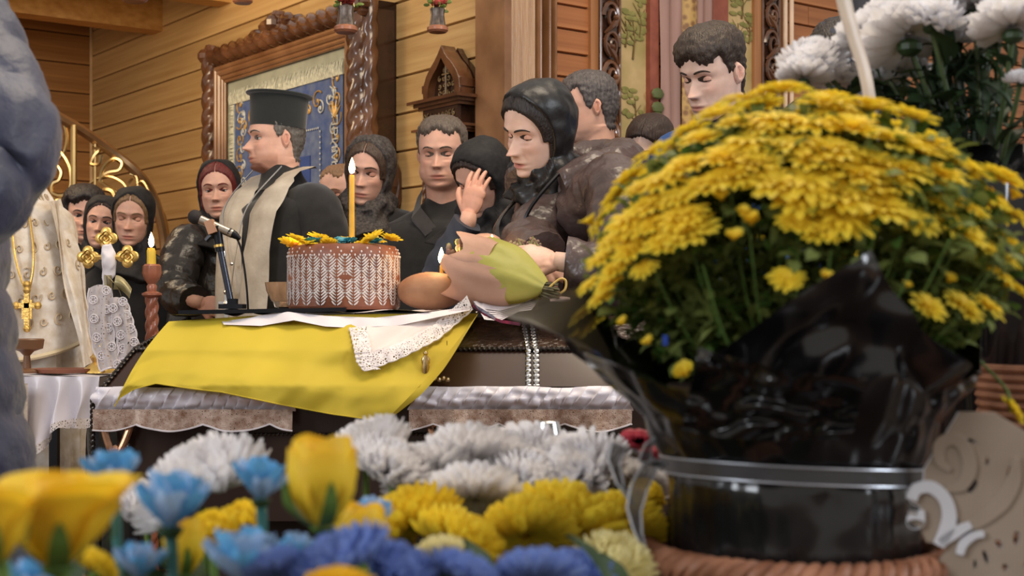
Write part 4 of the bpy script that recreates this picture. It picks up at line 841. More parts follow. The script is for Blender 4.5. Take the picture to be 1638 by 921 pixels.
MB().add(r2+[p-V((0, 0, .012)) for p in r2], [(0, 1, 2, 3), (7, 6, 5, 4)]).build('lid_top', coffinw, cof, smooth=False)
rope_bk = mat('dark_rope_trim', sr(60, 54, 50), .25, metal=.7, var=.4, vs=200); 
e = MB()
for a, b in ((r1[0], r1[1]), (r0[0], r1[0]), (r1[0], r2[0]), (r1[3], r1[0])): e.rope(a+V((0, -.003, .002)), b+V((0, -.003, .002)), .0065, .012, 2, .5, n=8)
e.build('rope_trim', rope_bk, cof)
for k in range(2):                                       # double silver cords crossing the lid
    xx = P(845+13*k, 500, 3.32).x; pts = [cl(xx, 3.255, ZR), cl(xx, 3.315, ZG+.002), cl(xx-.012, 3.455, ZT+.002), cl(xx-.012, 3.7, ZT+.003)]; m = MB()
    for a, b in zip(pts, pts[1:]): m.rope(a, b, .0075, .014, 2, .55, n=8)
    m.build('silver_cord', silver, cof)
MB().add([cl(XL+.02, 3.30, .60), cl(XR-.02, 3.30, .60), cl(XR-.02, 3.78, .60), cl(XL+.02, 3.78, .60), cl(XL+.02, 3.285, ZR), cl(XR-.02, 3.285, ZR), cl(XR-.02, 3.80, ZR), cl(XL+.02, 3.80, ZR)], [(0, 1, 5, 4), (1, 2, 6, 5), (2, 3, 7, 6), (3, 0, 4, 7), (3, 2, 1, 0), (4, 5, 6, 7)]).build('box', mat('coffin_box_lacquer', sr(46, 32, 27), .3, var=.15, vs=8, coat=.4), cof, smooth=False)
for px in (153, 208, 862): x = P(px, 600, 3.3).x; MB().rope(cl(x, 3.276, .6), cl(x, 3.276, .9), .007, .013, 2, .5, n=8).build('rope_trim', rope_bk, cof)
m = MB(); m.rope(cl(XL+.28, 3.281, .81), cl(XR-.3, 3.281, .81), .004, .010, 2, .5, n=6); m.build('rope_trim', rope_bk, cof)
copper = mat('aged_copper', sr(170, 128, 100), .3, metal=.9, var=.25, vs=40)
for px, py in ((190, 690), (722, 692)):     # swing handles
    c = P(px, py, 3.27)-V((0, 3.6, 0)); m = MB(); m.tube([c+V((-.055, .0, .03)), c+V((-.045, -.012, .0)), c+V((-.02, -.02, -.035)), c+V((0, -.02, -.04)), c+V((.02, -.02, -.035)), c+V((.045, -.012, 0)), c+V((.055, 0, .03))] if px > 300 else [c+V((-.032, 0, .06)), c+V((-.03, -.015, .01)), c+V((-.012, -.025, -.04)), c+V((0, -.02, -.048)), c+V((.012, -.025, -.04)), c+V((.03, -.015, .01)), c+V((.032, 0, .06))], .009, 10, sm=5)
    m.ball(c+V((-.045, -.002, .03)), (.016, .012, .02), 10); m.ball(c+V((.045, -.002, .03)), (.016, .012, .02), 10); m.ball(c+V((0, -.024, -.042)), .013, 10); m.build('handle', copper, cof)
c = P(681, 592, 3.26)-V((0, 3.6, 0)); m = MB(); m.tube([c+V((0, -.005, -.02)), c+V((0, -.006, .01)), c+V((0, -.004, .035))], [.007, .009, .005], 10, sm=4); m.ball(c+V((0, -.004, .022)), (.011, .007, .014), 10); m.ball(c+V((0, -.004, .04)), .006, 8)
for i in range(5): m.ball(c+V((.012+i*.010, -.006, -.022+.003*(i % 2))), .0065, 8)
m.build('lid_screw', mat('antique_gold', sr(190, 164, 120), .3, metal=1, var=.2, vs=60), cof)
st = thing('coffin_stand', 'dark draped stand under the coffin', 'stand', (0, 3.6, 0)); MB().box((0, 0, .295), (.75, .2, .30)).build('stand_box', mat('stand_cloth', sr(40, 30, 28), .8), st, smooth=False)
# satin ruffle along the rim with hanging lace
def ruffle(x0px, x1px, label, seed):
    x0 = P(x0px, 0, 3.25).x; x1 = P(x1px, 0, 3.25).x; t = thing('satin_ruffle', label, 'ruffle', ((x0+x1)/2, 3.25, ZR-.03), group=None); Ln = x1-x0
    def f(u, v):
        x = (u-.5)*Ln; q = u*Ln*210+seed+3*nz((u*Ln*9, 0, seed), 1); a = v*pi*1.15
        bul = .014+.0035*sin(q+3*v+2*nz((u*Ln*20, v*2, 0), 1))+.011*nz((u*Ln*17, v*2.5, seed), 1.5); return V((x+.005*sin(v*9+q), -bul*sin(a)*1.1-.006, .030-.056*v+.004*nz((u*Ln*9, v, seed), 1.3)+0))
    MB().grid(f, int(Ln*420), 14).build('satin_band', satin, t, smooth=True)
    def h(u, v):
        x = (u-.5)*Ln; q = u*Ln; sc_ = .5+.5*abs(sin(q*pi/.155+seed)); return V((x, -.018+.012*sin(q*38)*v+.006*sin(q*95)*v, -.022-v*(.018+.034*sc_)))
    MB().grid(h, int(Ln*300), 8).build('hanging_lace', lacegold, t, smooth=True)
    MB().tube([h(i/400, 1) for i in range(401)], .0022, 5).build('lace_edge', linen, t)
ruffle(152, 470, 'gathered white satin ruffle with lace along the left end of the coffin rim', 1); ruffle(655, 1010, 'gathered white satin ruffle with gold-threaded lace right of the yellow flag', 2)
x0 = P(470, 0, 3.25).x; 
# yellow flag over the lid
def edge(pts, u):
    L_ = [0]; 
    for a, b in zip(pts, pts[1:]): L_.append(L_[-1]+sqrt((a[0]-b[0])**2+(a[1]-b[1])**2))
    t = u*L_[-1]
    for i in range(len(pts)-1):
        if t <= L_[i+1]+1e-9: k = (t-L_[i])/(L_[i+1]-L_[i]); return (pts[i][0]+(pts[i+1][0]-pts[i][0])*k, pts[i][1]+(pts[i+1][1]-pts[i][1])*k)
    return pts[-1]
flag = link('draped_flag', None); flag.location = (0, 3.3, 1.0); tag(flag, 'plain yellow flag cloth draped over the front of the coffin lid', 'flag')
top = [(270, 514), (400, 505), (600, 502), (765, 501)]; bot = [(183, 650), (192, 636), (215, 622), (250, 613), (268, 616), (310, 622), (355, 627), (440, 645), (530, 662), (615, 674)]
def lid_y(z):                            # front surface of the lid at height z
    if z >= ZT-.012: return 3.45
    if z >= ZG: return 3.32+(z-ZG)/(ZT-ZG)*.14
    if z >= ZR: return 3.26+(z-ZR)/(ZG-ZR)*.06
    return 3.262
def flagp(u, v):
    tx, ty = edge(top, u); bx, by = edge(bot, u)
    left = sin(v*pi)*8*(1-u)**6; r_ = sin(v*pi)*10*u**8
    px = tx+(bx-tx)*v-left+r_; py = ty+(by-ty)*v**1.05
    d = 3.4
    for _ in range(4): z = CZ+(HY-py)/F*d; d = lid_y(z)
    w_ = (.0055*sin((px+py*.9)/30+u*3)+.004*sin((px*1.0+py*1.1)/17+nz((px/80, py/60, 0), 1)*3)+.010*nz(((px+py)/45, (px-py)/160, 2), 1))*(.35+1.3*v)
    k_ = max(0, min(1, (v-.55)/.3)); off = -.031-.038*k_*k_*(3-2*k_)
    p = P(px, py, d+off+w_); return p-V((0, 3.3, 1.0))
m = MB().grid(flagp, 110, 44); m.build('cloth', flagy, flag, smooth=True)
m = MB(); m.grid(lambda u, v: V((P(tx_ := edge(top, u)[0], 500, 3.45).x, 3.44+.24*v, max(ZT, CZ+(HY-edge(top, u)[1])/F*3.44)+.001+.0))-V((0, 3.3, 1.0)), 30, 4); m.build('top_fold', flagy, flag, smooth=True)
m = MB().tube([flagp(u/80, 1)+V((0, -.001, 0)) for u in range(81)], .0014, 5); m.build('hem', flagy, flag)
m = MB().grid(lambda u, v: (lambda a, b: a.lerp(b, v))(flagp(1, u), V(P(edge([(765, 501), (735, 540), (700, 590), (665, 632), (618, 674)], u)[0]+10*sin(u*pi), edge([(765, 501), (735, 540), (700, 590), (665, 632), (618, 674)], u)[1], 3.21))-V((0, 3.3, 1.0))), 24, 4); m.build('edge_fold', flagy, flag, smooth=True)
me = text_mesh('I', .016); me.materials.append(wick_bk); o = link('lettering', me, flag, P(715, 549, 3.28)-V((0, 3.3, 1.0))); o.rotation_euler = (pi/2, 0, 0)
# flat black folder and microphone stand
fo = MB().box((0, 0, 0), (.205, .13, .005)); fo = fo.build('black_folder', steel_bk, None, smooth=False); fo.location = (P(430, 505, 3.52).x, 3.52, 1.1045); fo.rotation_euler = (0, R(-1.0), R(3)); tag(fo, 'flat black folder lying under the microphone stand', 'folder')
ms = thing('microphone_stand', 'short black microphone stand holding a microphone tilted up to the left', 'microphone stand', (P(372, 500, 3.52).x, 3.52, 1.110))
def mq(px, py, d=3.52): return P(px, py, d)-V(ms.location)
m = MB().box((0, 0, .006), (.030, .03, .006)); m.box((0, 0, .016), (.012, .012, .010)); m.build('base', steel_bk, ms, smooth=False)
MB().tube([mq(371, 492), mq(348, 378)], .0085, 14).build('rod', mat('graphite_tube', sr(70, 74, 84), .25, metal=.8), ms)
MB().tube([mq(352, 402), mq(348, 372), mq(346, 362)], [.012, .012, .014], 12).build('clamp', steel_bk, ms); MB().tube([mq(350.5, 395), mq(349.8, 391)], .0128, 14).build('ring', gold, ms)
m = MB(); m.box(mq(338, 363, 3.51), (.011, .014, .017), Matrix.Rotation(R(-20), 3, 'Y')); m.build('clip', mat('tan_clip', sr(176, 130, 100), .4), ms, smooth=False)
m = MB(); m.tube([mq(318, 350), mq(372, 374)], .0115, 16); m.build('microphone_body', mat('mic_silver', sr(180, 170, 155), .3, metal=.9), ms)
MB().ball(mq(312, 347), .019, 16).build('microphone_head', mat('mic_mesh', sr(48, 42, 42), .6, metal=.4, bump=1, bs=500, bd=.002), ms)
MB().tube([mq(366, 371), mq(376, 376), mq(384, 382)], [.012, .010, .005], 12).build('connector', steel_bk, ms)
MB().tube([mq(376, 376), mq(385, 396), mq(391, 430), mq(395, 465), mq(397, 500)], .0028, 8, sm=6).build('cable', steel_bk, ms)
MB().tube([mq(345, 372), mq(335, 380), mq(330, 385)], .008, 8).build('knob', steel_bk, ms)
# white cloth under the bread, with a lace-edged corner hanging over the flag
cl_ = link('lace_edged_cloth', None); tag(cl_, 'white cloth with a lace-edged corner hanging down over the yellow flag', 'cloth'); cl_.location = (P(600, 500, 3.5).x, 3.5, 1.11); ci = -V(cl_.location)
def cg(u, v): x = P(350+410*u, 500, 3.5).x; return V((x, 3.40+.34*v, 1.104+.004*sin(u*20+v*5)+.006*(u < .25)*sin(u*25)-.010*max(0, .12-u)/.12))+ci
MB().grid(cg, 50, 12).build('flat_cloth', linen, cl_, smooth=True)
tp = [(355, 514), (400, 508), (450, 497), (520, 505), (600, 508), (680, 500), (752, 490)]; bt = [(358, 519), (418, 521), (470, 512), (520, 522), (562, 524), (640, 520), (752, 496)]
MB().grid(lambda u, v: P(edge(tp, u)[0]+(edge(bt, u)[0]-edge(tp, u)[0])*v, edge(tp, u)[1]+(edge(bt, u)[1]-edge(tp, u)[1])*v, 3.40-.03*v+.006*sin(u*40))+ci, 60, 5).build('front_fold', linen, cl_, smooth=True)
L1 = [(562, 522), (566, 545), (572, 575), (581, 590)]; L2 = [(752, 490), (700, 535), (640, 565), (581, 590)]
def cn(u, v):
    a = edge(L1, v); b = edge(L2, v); px = a[0]+(b[0]-a[0])*u; py = a[1]+(b[1]-a[1])*u+ (6*sin(u*pi))*(1-v); z = CZ+(HY-py)/F*3.35; return P(px, py, lid_y(min(z, 1.08))-.046-.006*sin((u*3+v)*5)+.004*nz((u*5, v*5, 1)))+ci
MB().grid(lambda u, v: cn(.13+.80*u, v*.86), 40, 24).build('hanging_corner', mat('corner_satin', sr(222, 206, 200), .55, var=.04, sheen=.3), cl_, smooth=True)
def lacest(line, inward, name, n=90):
    def f(u, v):
        p = edge(line, u); s_ = 1.5*abs(sin(u*n*.35)); q = (p[0]+inward[0]*(v*26)-inward[0]*s_, p[1]+inward[1]*(v*26)-inward[1]*s_); return P(q[0], q[1], lid_y(min(CZ+(HY-q[1])/F*3.35, 1.08))-.053-.003*sin(u*60)*(1-v))+ci
    MB().grid(f, n*2, 5).build(name, lace, cl_, smooth=True)
    MB().tube([f(i/(n*2), 0) for i in range(n*2+1)], .0018, 5).build('lace_scallops', linen, cl_)
lacest([(560, 524), (566, 548), (572, 578), (583, 593)], (1, -.1), 'lace_border'); lacest([(583, 593), (640, 572), (700, 542), (756, 494)], (-.35, -.85), 'lace_border')
# ---------------------------------------------------------------- the decorated loaf cake
cx = P(550, 500, 3.56); ck = thing('decorated_cake', 'round brown loaf cake with white leaf icing, topped with yellow and blue flowers', 'cake', (cx.x, 3.56, 1.108)); rc = .1440
crust = mat('brown_crust', sr(150, 92, 66), .45, col2=sr(118, 66, 46), vs=14, bump=.3, bs=60)
MB().lathe([(0, 0), (rc*.96, 0), (rc, .008), (rc*1.005, .08), (rc, .135), (rc*.985, .150), (rc*.93, .163), (rc*.7, .168), (0, .172)], n=64, mod=lambda q, z: 1+.008*sin(5*q+z*30)).build('crust', crust, ck)
icing = mat('white_icing', sr(226, 214, 210), .6, var=.04)
m = MB()
for sg in (-1, 1):
    for k in range(6):
        wk = (.0125, .0185, .0195, .0155, .010, .005)[k]; z0_ = .001+k*.0082; x0_ = sg*.0016; x1_ = sg*wk; z1_ = z0_+wk*.85
        pts = [V((x0_, 0, z0_)), V(((x0_+x1_)/2, -.0004, (z0_+z1_)/2-.001)), V((x1_, 0, z1_))]
        m.tube(pts, [.0014, .0026, .0012], 5)
leaf_me = None
for row in range(4):
    for c_ in range(22):
        a = 2*pi*(c_+.5*(row % 2))/22; mb = MB(); 
        if leaf_me is None:
            bent = [(V((sin(p.x/rc)*(rc+.0015), -(rc+.0015)*cos(p.x/rc), p.z))-V((0, -rc, 0))) for p in [V(v) for v in m.v]]; m.v = [tuple(v+V((0, -rc-.0, 0))) for v in bent]; leaf_me = m.mesh('icing_leaf', icing)
        link('icing_leaf', leaf_me, ck, (0, 0, .010+row*.0275), (0, 0, a), (1.0, 1.0, .98))
m = MB()
for k in range(70):
    a = 2*pi*k/70; 
    for j, z in enumerate((.136, .145, .154)):
        if (k+j) % (j+1) == 0: rr = rc*(1.0-.025*max(0, j-.5)); m.ball((rr*1.004*cos(a+.03*j), rr*1.004*sin(a+.03*j), z), (.0024, .0024, .0032), 6)
m.build('icing_dots', icing, ck)['kind'] = 'stuff'
MB().box((P(612, 460, 3.42).x-cx.x, -rc*.92, .062), (.004, .010, .004), Matrix.Rotation(R(45), 3, 'Y')).build('chocolate_square', crust, ck, smooth=False)
def daisy(n, r, cup, w=.35, seed=0, layers=1, curl=0, thick=0):
    m = MB(); rr = random.Random(seed)
    for ly in range(layers):
        nn = int(n*(1-.18*ly)); cp = cup+ly*.35
        for k in range(nn):
            a = 2*pi*(k+.5*ly)/nn+rr.uniform(-.08, .08); L_ = r*(1-.22*ly)*rr.uniform(.88, 1.08); c2 = cp+rr.uniform(-.12, .12); wd = w*L_
            vs = []
            for j, (t, ww) in enumerate(((.08, .25), (.35, .8), (.7, 1.0), (.92, .7), (1.0, .15))):
                ang = c2*(1-t*.35)-curl*t; x = L_*t*cos(ang); z = L_*t*sin(ang)+ly*r*.04
                for s_ in (-1, 0, 1): vs.append(Matrix.Rotation(a, 3, 'Z') @ V((x, s_*wd*ww*.5, z+(abs(s_)*wd*.18*ww))))
            m.add(vs, [(j*3+i, j*3+i+1, j*3+i+4, j*3+i+3) for j in range(4) for i in range(2)])
    return m
yfl = [daisy(14, .03, .45, .42, s_, 2).mesh('yellow_flower', petal_y) for s_ in (1, 2)]; bfl = daisy(12, .02, .5, .5, 3, 2).mesh('blue_flower', petal_b)
teal = mat('teal_petal', sr(70, 160, 176), .5, col2=sr(40, 120, 140), vs=30, transl=.2); bfl.materials.clear(); bfl.materials.append(teal)
for i, (px, dy, k) in enumerate(((468, -.06, 0), (482, -.1, 0), (500, -.02, 1), (516, -.06, 0), (524, .02, 0), (548, -.05, 1), (545, .03, 0), (557, -.02, 0), (585, -.05, 0), (598, 0, 0), (575, .05, 0), (628, -.04, 0), (500, -.10, 0), (603, -.09, 0), (535, -.10, 0))):
    x = P(px, 500, 3.56).x-cx.x; o = link('blue_flower' if k else 'yellow_flower', bfl if k else yfl[i % 2], ck, (x, dy, .163+.012*(i % 2)), (rnd.uniform(-.5, .2), rnd.uniform(-.5, .5), i), rnd.uniform(.85, 1.15))
for px, dy in ((497, -.09), (505, -.085), (550, -.10), (560, -.09), (600, -.085)): link('blue_flower', bfl, ck, (P(px, 500, 3.46).x-cx.x, dy, .168), (-.4, .1, px), 1.0)
def flame(parent, c, h):
    fm = MB().lathe([(0, 0), (h*.13, h*.10), (h*.19, h*.28), (h*.17, h*.5), (h*.10, h*.75), (h*.03, h*.93), (0, h)], c, n=14); fm.build('flame', flame_m, parent)
    l = bpy.data.lights.new('flame_light', 'POINT'); l.energy = .5*(h/.045); l.color = (1, .62, .28); l.shadow_soft_size = .012; o = bpy.data.objects.new('flame_light', l); C.objects.link(o); o.parent = parent; o.location = V(c)+V((0, 0, h*.7))
def candle(px, pyb, pyt, d, r, hf, label, wm=wax, name='candle'):
    b = P(px, pyb, d); t = P(px, pyt, d); c = thing(name, label, 'candle', b); H = t.z-b.z
    MB().lathe([(0, 0), (r, 0), (r*.97, H*.5), (r*.96, H-r*.6), (r*.75, H), (0, H-r*.3)], n=20, mod=lambda q, z: 1+.05*sin(3*q+z*60)).build('wax', wm, c); wk_ = MB().tube([(0, 0, H-.004), (0, 0, H+.008)], .0012, 6).build('wick', wick_bk, c)
    flame(wk_, (0, 0, H+.003), hf); return c
candle(563, 380, 280, 3.55, .0072, .043, 'tall thin beeswax candle burning on top of the decorated cake'); candle(706, 442, 424, 3.52, .0048, .043, 'small burning candle stuck in the brown loaf')
candle(787, 400, 387, 3.70, .004, .018, 'tiny burning candle tip behind the wrapped bouquet'); 
tl = thing('tea_candle', 'tiny candle flame at the left rim of the cake', 'candle', P(474, 391, 3.50)); MB().lathe([(0, 0), (.006, 0), (.006, .006), (0, .006)], n=12).build('wax', wax, tl); flame(tl, (0, 0, .006), .012)
# bread
br = MB().ball((0, 0, 0), (.088, .062, .049), 40); br.v = [tuple(V(p)*(1+.03*nz(p, 25))) for p in br.v]; o = br.build('bread_loaf', mat('bread_crust', sr(176, 130, 96), .65, col2=sr(146, 98, 68), vs=10, bump=.4, bs=50), None, smooth=True); o.location = (P(690, 466, 3.52).x, 3.52, 1.155); tag(o, 'oval brown bread loaf with a small candle, beside the cake', 'bread')
# glass bowl
gb = MB().lathe([(.018, .0), (.028, .003), (.034, .02), (.046, .045), (.052, .068), (.054, .068), (.05, .045), (.036, .018), (0, .01)], n=40, mod=lambda q, z: 1+.03*cos(10*q)).build('glass_bowl', mat('amber_glass', sr(226, 190, 150), .12, var=.15, vs=30, trans=.55, coat=.5), None); gb.location = (P(457, 490, 3.62).x, 3.62, 1.112); tag(gb, 'small amber glass bowl left of the decorated cake', 'bowl')
# wrapped bouquet lying on the lid
bq = thing('wrapped_bouquet', 'bouquet wrapped in pink and lime green paper lying beside the bread loaf', 'bouquet', P(795, 490, 3.45)); bi = -V(bq.location)
ax0 = P(872, 466, 3.40)+bi; ax1 = P(745, 432, 3.50)+bi
def wrap(u, v, rad=.078, sd=0):
    c = ax0.lerp(ax1, v); t = (ax1-ax0).normalized(); up = V((0, 0, 1)); up = (up-t*up.dot(t)).normalized(); s_ = t.cross(up); q = 2*pi*u
    r_ = .018+rad*sin(min(1, v*1.15)*pi*.55)**.8; r_ *= 1+.07*sin(q*3+sd)+.10*nz((cos(q)*1.5, sin(q)*1.5, v*2+sd), 1.4); k = 1+.05*sin(q*7+sd)*(v > .8)
    return c+up*(r_*cos(q)*.95+.008)+s_*r_*sin(q)+t*(.02*sin(q*5+sd)*(v**6))*k
lime = mat('lime_paper', sr(190, 184, 96), .5, col2=sr(168, 166, 78), vs=8, transl=.3, bump=.3, bs=20, bd=.01); pink = mat('pink_paper', sr(208, 168, 146), .55, col2=sr(196, 152, 130), vs=9, transl=.3, bump=.3, bs=20, bd=.01)
MB().grid(lambda u, v: wrap(u, v*.80, .071, 1), 56, 20, True).build('lime_wrap', lime, bq, smooth=True); MB().grid(lambda u, v: wrap(.18+u*.62, .32+v*.70, .079, 2), 44, 16).build('pink_wrap', pink, bq, smooth=True)
MB().grid(lambda u, v: wrap(u, .62+v*.42, .070, 3), 40, 10, True).build('inner_wrap', pink, bq, smooth=True)
m = MB(); t_ = (ax0-ax1).normalized()
for k in range(34):
    q = k*2.4; o_ = V((0, cos(q), sin(q)))*.022*sqrt((k+1)/34); m.tube([ax0+o_*.6-t_*.03, ax0+o_, ax0+o_*1.3+t_*rnd.uniform(.02, .042)], [.003, .0034, .0026], 5)
m.build('stems', mat('cut_stems', sr(112, 104, 70), .35, col2=sr(56, 50, 34), vs=40, coat=.5), bq)['kind'] = 'stuff'
m = MB().tube([ax0+V((.01, -.02, .01)), ax0+V((.035, -.02, .03)), ax0+V((.05, -.02, .026)), ax0+V((.048, -.02, .004)), ax0+V((.03, -.02, -.008))], .003, 6, sm=6); m.build('ribbon_loop', mat('straw_ribbon', sr(200, 168, 90), .5), bq)
fl_bq = MB(); gr_bq = MB()
for k in range(46):
    q = k*2.4; p = ax1+V((-.012-.01*(k % 4), .062*cos(q)*sqrt(k/46), .062*sin(q)*sqrt(k/46)+.016)); 
    (fl_bq if k % 3 else gr_bq).ball(p, (.007, .007, .009), 6)
for k in range(12):
    b_ = P(800+k*5.5, 398-1.0*k+3*(k % 3), 3.62)+bi; gr_bq.tube([b_-V((0, 0, .05)), b_, b_+V((rnd.uniform(-.01, .01), 0, .018))], [.002, .004, .002], 5); fl_bq.ball(b_+V((0, 0, .012)), .0048, 6); fl_bq.ball(b_+V((.006, 0, .004)), .004, 6)
b_ = P(744, 396, 3.6)+bi
for k in range(22): fl_bq.ball(b_+V((-.004+.0005*k+.006*sin(k*2.1), 0, .03-.0042*k)), (.005, .005, .006), 6)
fl_bq.build('small_flowers', mat('dusty_flower', sr(176, 152, 120), .7, col2=sr(120, 84, 78), vs=40), bq)['kind'] = 'stuff'; gr_bq.build('greenery', mat('pale_greenery', sr(160, 152, 96), .7, var=.2, vs=40), bq)['kind'] = 'stuff'
b2 = thing('pink_bundle', 'pale pink wrapped bundle behind the small candle and bouquet', 'bouquet', P(765, 480, 3.78)); m = MB().ball((0, 0, 0), (.070, .06, .095), 26, rot=Matrix.Rotation(R(38), 3, 'Y')); m.v = [tuple(V(p)*(1+.10*nz(p, 12))+V((0, 0, .10))) for p in m.v]; m.build('paper_wrap', pink, b2, smooth=True)
# stack of embroidered folded cloth and dark tray
ft = thing('folded_towel', 'folded white towel with dark and crimson embroidered edge hanging over the lid, under the bouquet', 'towel', P(815, 495, 3.42)); fi = -V(ft.location)
for k in range(6):
    def f(u, v, k=k):
        a = edge([(757+k*2, 482+k*3), (775, 494+k*3.4), (800, 497+k*3.2), (830, 488+k*2+6*0), (850, 478+k*3.5)], u); b = edge([(775, 478), (800, 484), (820, 484), (845, 480), (865, 475)], u); return P(a[0]+(b[0]-a[0])*v, a[1]+(b[1]-a[1])*v, 3.38+.008*k*-1+.10*v)+fi
    MB().grid(f, 24, 4).build('fold', linen, ft, smooth=True)
m = MB().grid(lambda u, v: P(*[(edge([(756, 486), (775, 500), (800, 511), (832, 516)], u)[i]+((0, 5)[i])*v) for i in (0, 1)], 3.325)+fi, 24, 2); m.build('crimson_border', mat('crimson_thread', sr(150, 40, 70), .7, col2=sr(60, 30, 50), vs=60), ft)
m = MB().grid(lambda u, v: P(*[(edge([(755, 478), (762, 488), (790, 505)], u)[i]+((3, 7)[i])*v) for i in (0, 1)], 3.322)+fi, 16, 2); m.build('dark_border', mat('dark_thread', sr(60, 58, 78), .7, col2=sr(170, 165, 180), vs=90), ft)
ty = MB().box((0, 0, 0), (.062, .05, .0035)); ty.box((0, 0, .006), (.058, .045, .002)); o = ty.build('dark_tray', steel_bk, None, smooth=False); o.location = P(900, 487, 3.40); o.rotation_euler = (R(2), R(2), 0); tag(o, 'flat dark tray at the stem end of the bouquet', 'tray')
nk_ = MB().tube([P(880, 482, 3.37), P(898, 479, 3.37), P(912, 479, 3.37)], [.006, .0075, .005], 8, sm=4).build('rolled_napkin', mat('pink_napkin', sr(210, 180, 170), .7)); tag(nk_, 'small rolled pale pink napkin on the dark tray', 'napkin')
nk2 = MB().tube([P(905, 486, 3.35), P(915, 484, 3.35), P(923, 485, 3.35)], [.005, .006, .003], 8, sm=4).build('red_ribbon_end', mat('crimson_dots', sr(190, 130, 130), .6, col2=sr(150, 40, 60), vs=120)); tag(nk2, 'small crimson and white ribbon end at the right tip of the tray', 'ribbon')
# ---------------------------------------------------------------- left table, cross, candlestick
tb = thing('side_table', 'small dark-legged table under a white satin cloth at the left end of the coffin', 'table', (P(105, 600, 4.1).x, 4.1, 0)); zt = CZ-97/F*3.95
MB().box((0, 0, zt-.02), (.17, .24, .012)).build('tabletop', walnut_dk, tb, smooth=False)
for sx in (-1, 1):
    for sy in (-1, 1): MB().box((sx*.10 if sx < 0 else .15, sy*.2, (zt-.03)/2), (.013, .013, (zt-.03)/2)).build('leg', steel_bk, tb, smooth=False)
tc_ = thing('satin_tablecloth', 'shiny white satin cloth with lace hem on the side table', 'tablecloth', (P(105, 600, 4.1).x, 4.1, zt))
MB().grid(lambda u, v: V((-.19+.36*u, -.26+.50*v, -.004+.002*sin(u*18))), 20, 8).build('top', satin, tc_, smooth=True)
def drop(u, v): x = -.19+.37*u; h_ = .07+.12*exp(-((u-.42)/.22)**2)+.05*u; return V((x+.012*sin(u*30+v*3)*v, -.262-.020*sin(u*38)*v-.012*v, -.004-h_*v))
MB().grid(drop, 90, 16).build('front_drop', satin, tc_, smooth=True)
MB().grid(lambda u, v: drop(u, 1)+V((0, -.002*v, -.028*v*(.6+.4*abs(sin(u*26))))), 120, 3).build('lace_hem', lace, tc_, smooth=True)
eb = MB().grid(lambda u, v: V((-.16+.24*u, -.04+.006*sin(u*25), -.02-.42*v)), 40, 20); o = eb.build('embroidered_runner', mat('embroidered_cream', sr(206, 192, 176), .7, col2=sr(176, 158, 142), vs=60, bump=.6, bs=120, bd=.003), None, smooth=True); o.location = (P(80, 600, 4.2).x, 3.82, zt); tag(o, 'cream embroidered runner hanging below the side table', 'cloth')
ty = MB().lathe([(0, 0), (.085, 0), (.095, .012), (.088, .012), (.08, .006), (0, .006)], n=36, sy=.8); o = ty.build('wooden_tray', mat('red_wood', sr(136, 84, 62), .4)); o.location = (P(98, 597, 3.98).x, 3.98, zt+.001); tag(o, 'low round reddish wooden tray on the side table', 'tray')
wc = MB().lathe([(.03, 0), (.032, .006), (.012, .014), (.009, .05), (.02, .062), (.044, .07), (.048, .095), (.046, .098), (.04, .08), (0, .07)], n=28).build('wooden_goblet', mat('turned_wood', sr(120, 84, 58), .4)); wc.location = (P(43, 597, 3.92).x, 3.92, zt+.002); tag(wc, 'turned wooden goblet at the left end of the side table', 'goblet')
cr = thing('processional_cross', 'golden cross with rounded ornate tips wrapped in white lace cloth beside the candlestick', 'cross', (P(172, 597, 4.0).x, 4.0, zt)); ki = -V(cr.location)
def kp(px, py, d=4.0): return P(px, py, d)+ki
MB().lathe([(.05, 0), (.045, .012), (.022, .03), (.03, .045), (.015, .06), (.012, .09)], (-.02, 0, 0), n=24, mod=lambda q, z: 1+.08*cos(6*q)).build('base', gold, cr)
MB().tube([kp(172, 590), kp(173, 400)], .010, 10).build('shaft', gold, cr)
for (px, py) in ((170, 381), (141, 411), (204, 410)):
    c = kp(px, py); m = MB()
    for k in range(4): a = k*pi/2; m.ball(c+V((.017*cos(a), 0, .017*sin(a))), (.0165, .006, .0165), 14)
    m.build('trefoil_tip', gold, cr); m2 = MB(); 
    for rr in (.008, .017): m2.tube([c+V((rr*cos(i*pi/8)*(1+.15*cos(i*pi/2)), -.007, rr*sin(i*pi/8)*(1+.15*cos(i*pi/2)))) for i in range(17)], .0015, 5)
    m2.build('relief_ring', mat('old_gold', sr(160, 120, 60), .35, metal=1), cr)
MB().tube([kp(150, 411), kp(195, 411)], .007, 8).build('crossbar', gold, cr)
def rag(m, pts, r, sd): 
    k = len(m.v); m.tube(pts, r, 16, sm=5); m.v[k:] = [tuple(V(p)+V((nz(p, 45, sd), nz(p, 45, sd+1), nz(p, 45, sd+2)))*.007) for p in m.v[k:]]; return m
rag(MB(), [kp(172, 391), kp(173, 405), kp(174, 420), kp(172, 440), kp(170, 455)], [.013, .021, .023, .016, .012], 1).build('white_wrap', linen, cr, smooth=True)
m = MB().grid(lambda u, v: kp(165+v*28+u*10-8*v*u+6*sin(v*3), 438+34*v+u*14*(.3+v), 3.96-.02*sin(u*pi)), 10, 12); m.grid(lambda u, v: kp(166+3*v+u*13, 440+62*v, 3.965-.01*sin(u*pi*2)), 8, 12); m.grid(lambda u, v: kp(185+26*u-4*v, 440+22*u*u+(18-6*u)*v*1.3, 3.955-.015*sin(v*pi)), 10, 8); m.build('gold_ribbon', mat('gold_organza', sr(176, 164, 122), .35, col2=sr(140, 128, 90), vs=30, metal=.3, alpha=.9), cr, smooth=True)
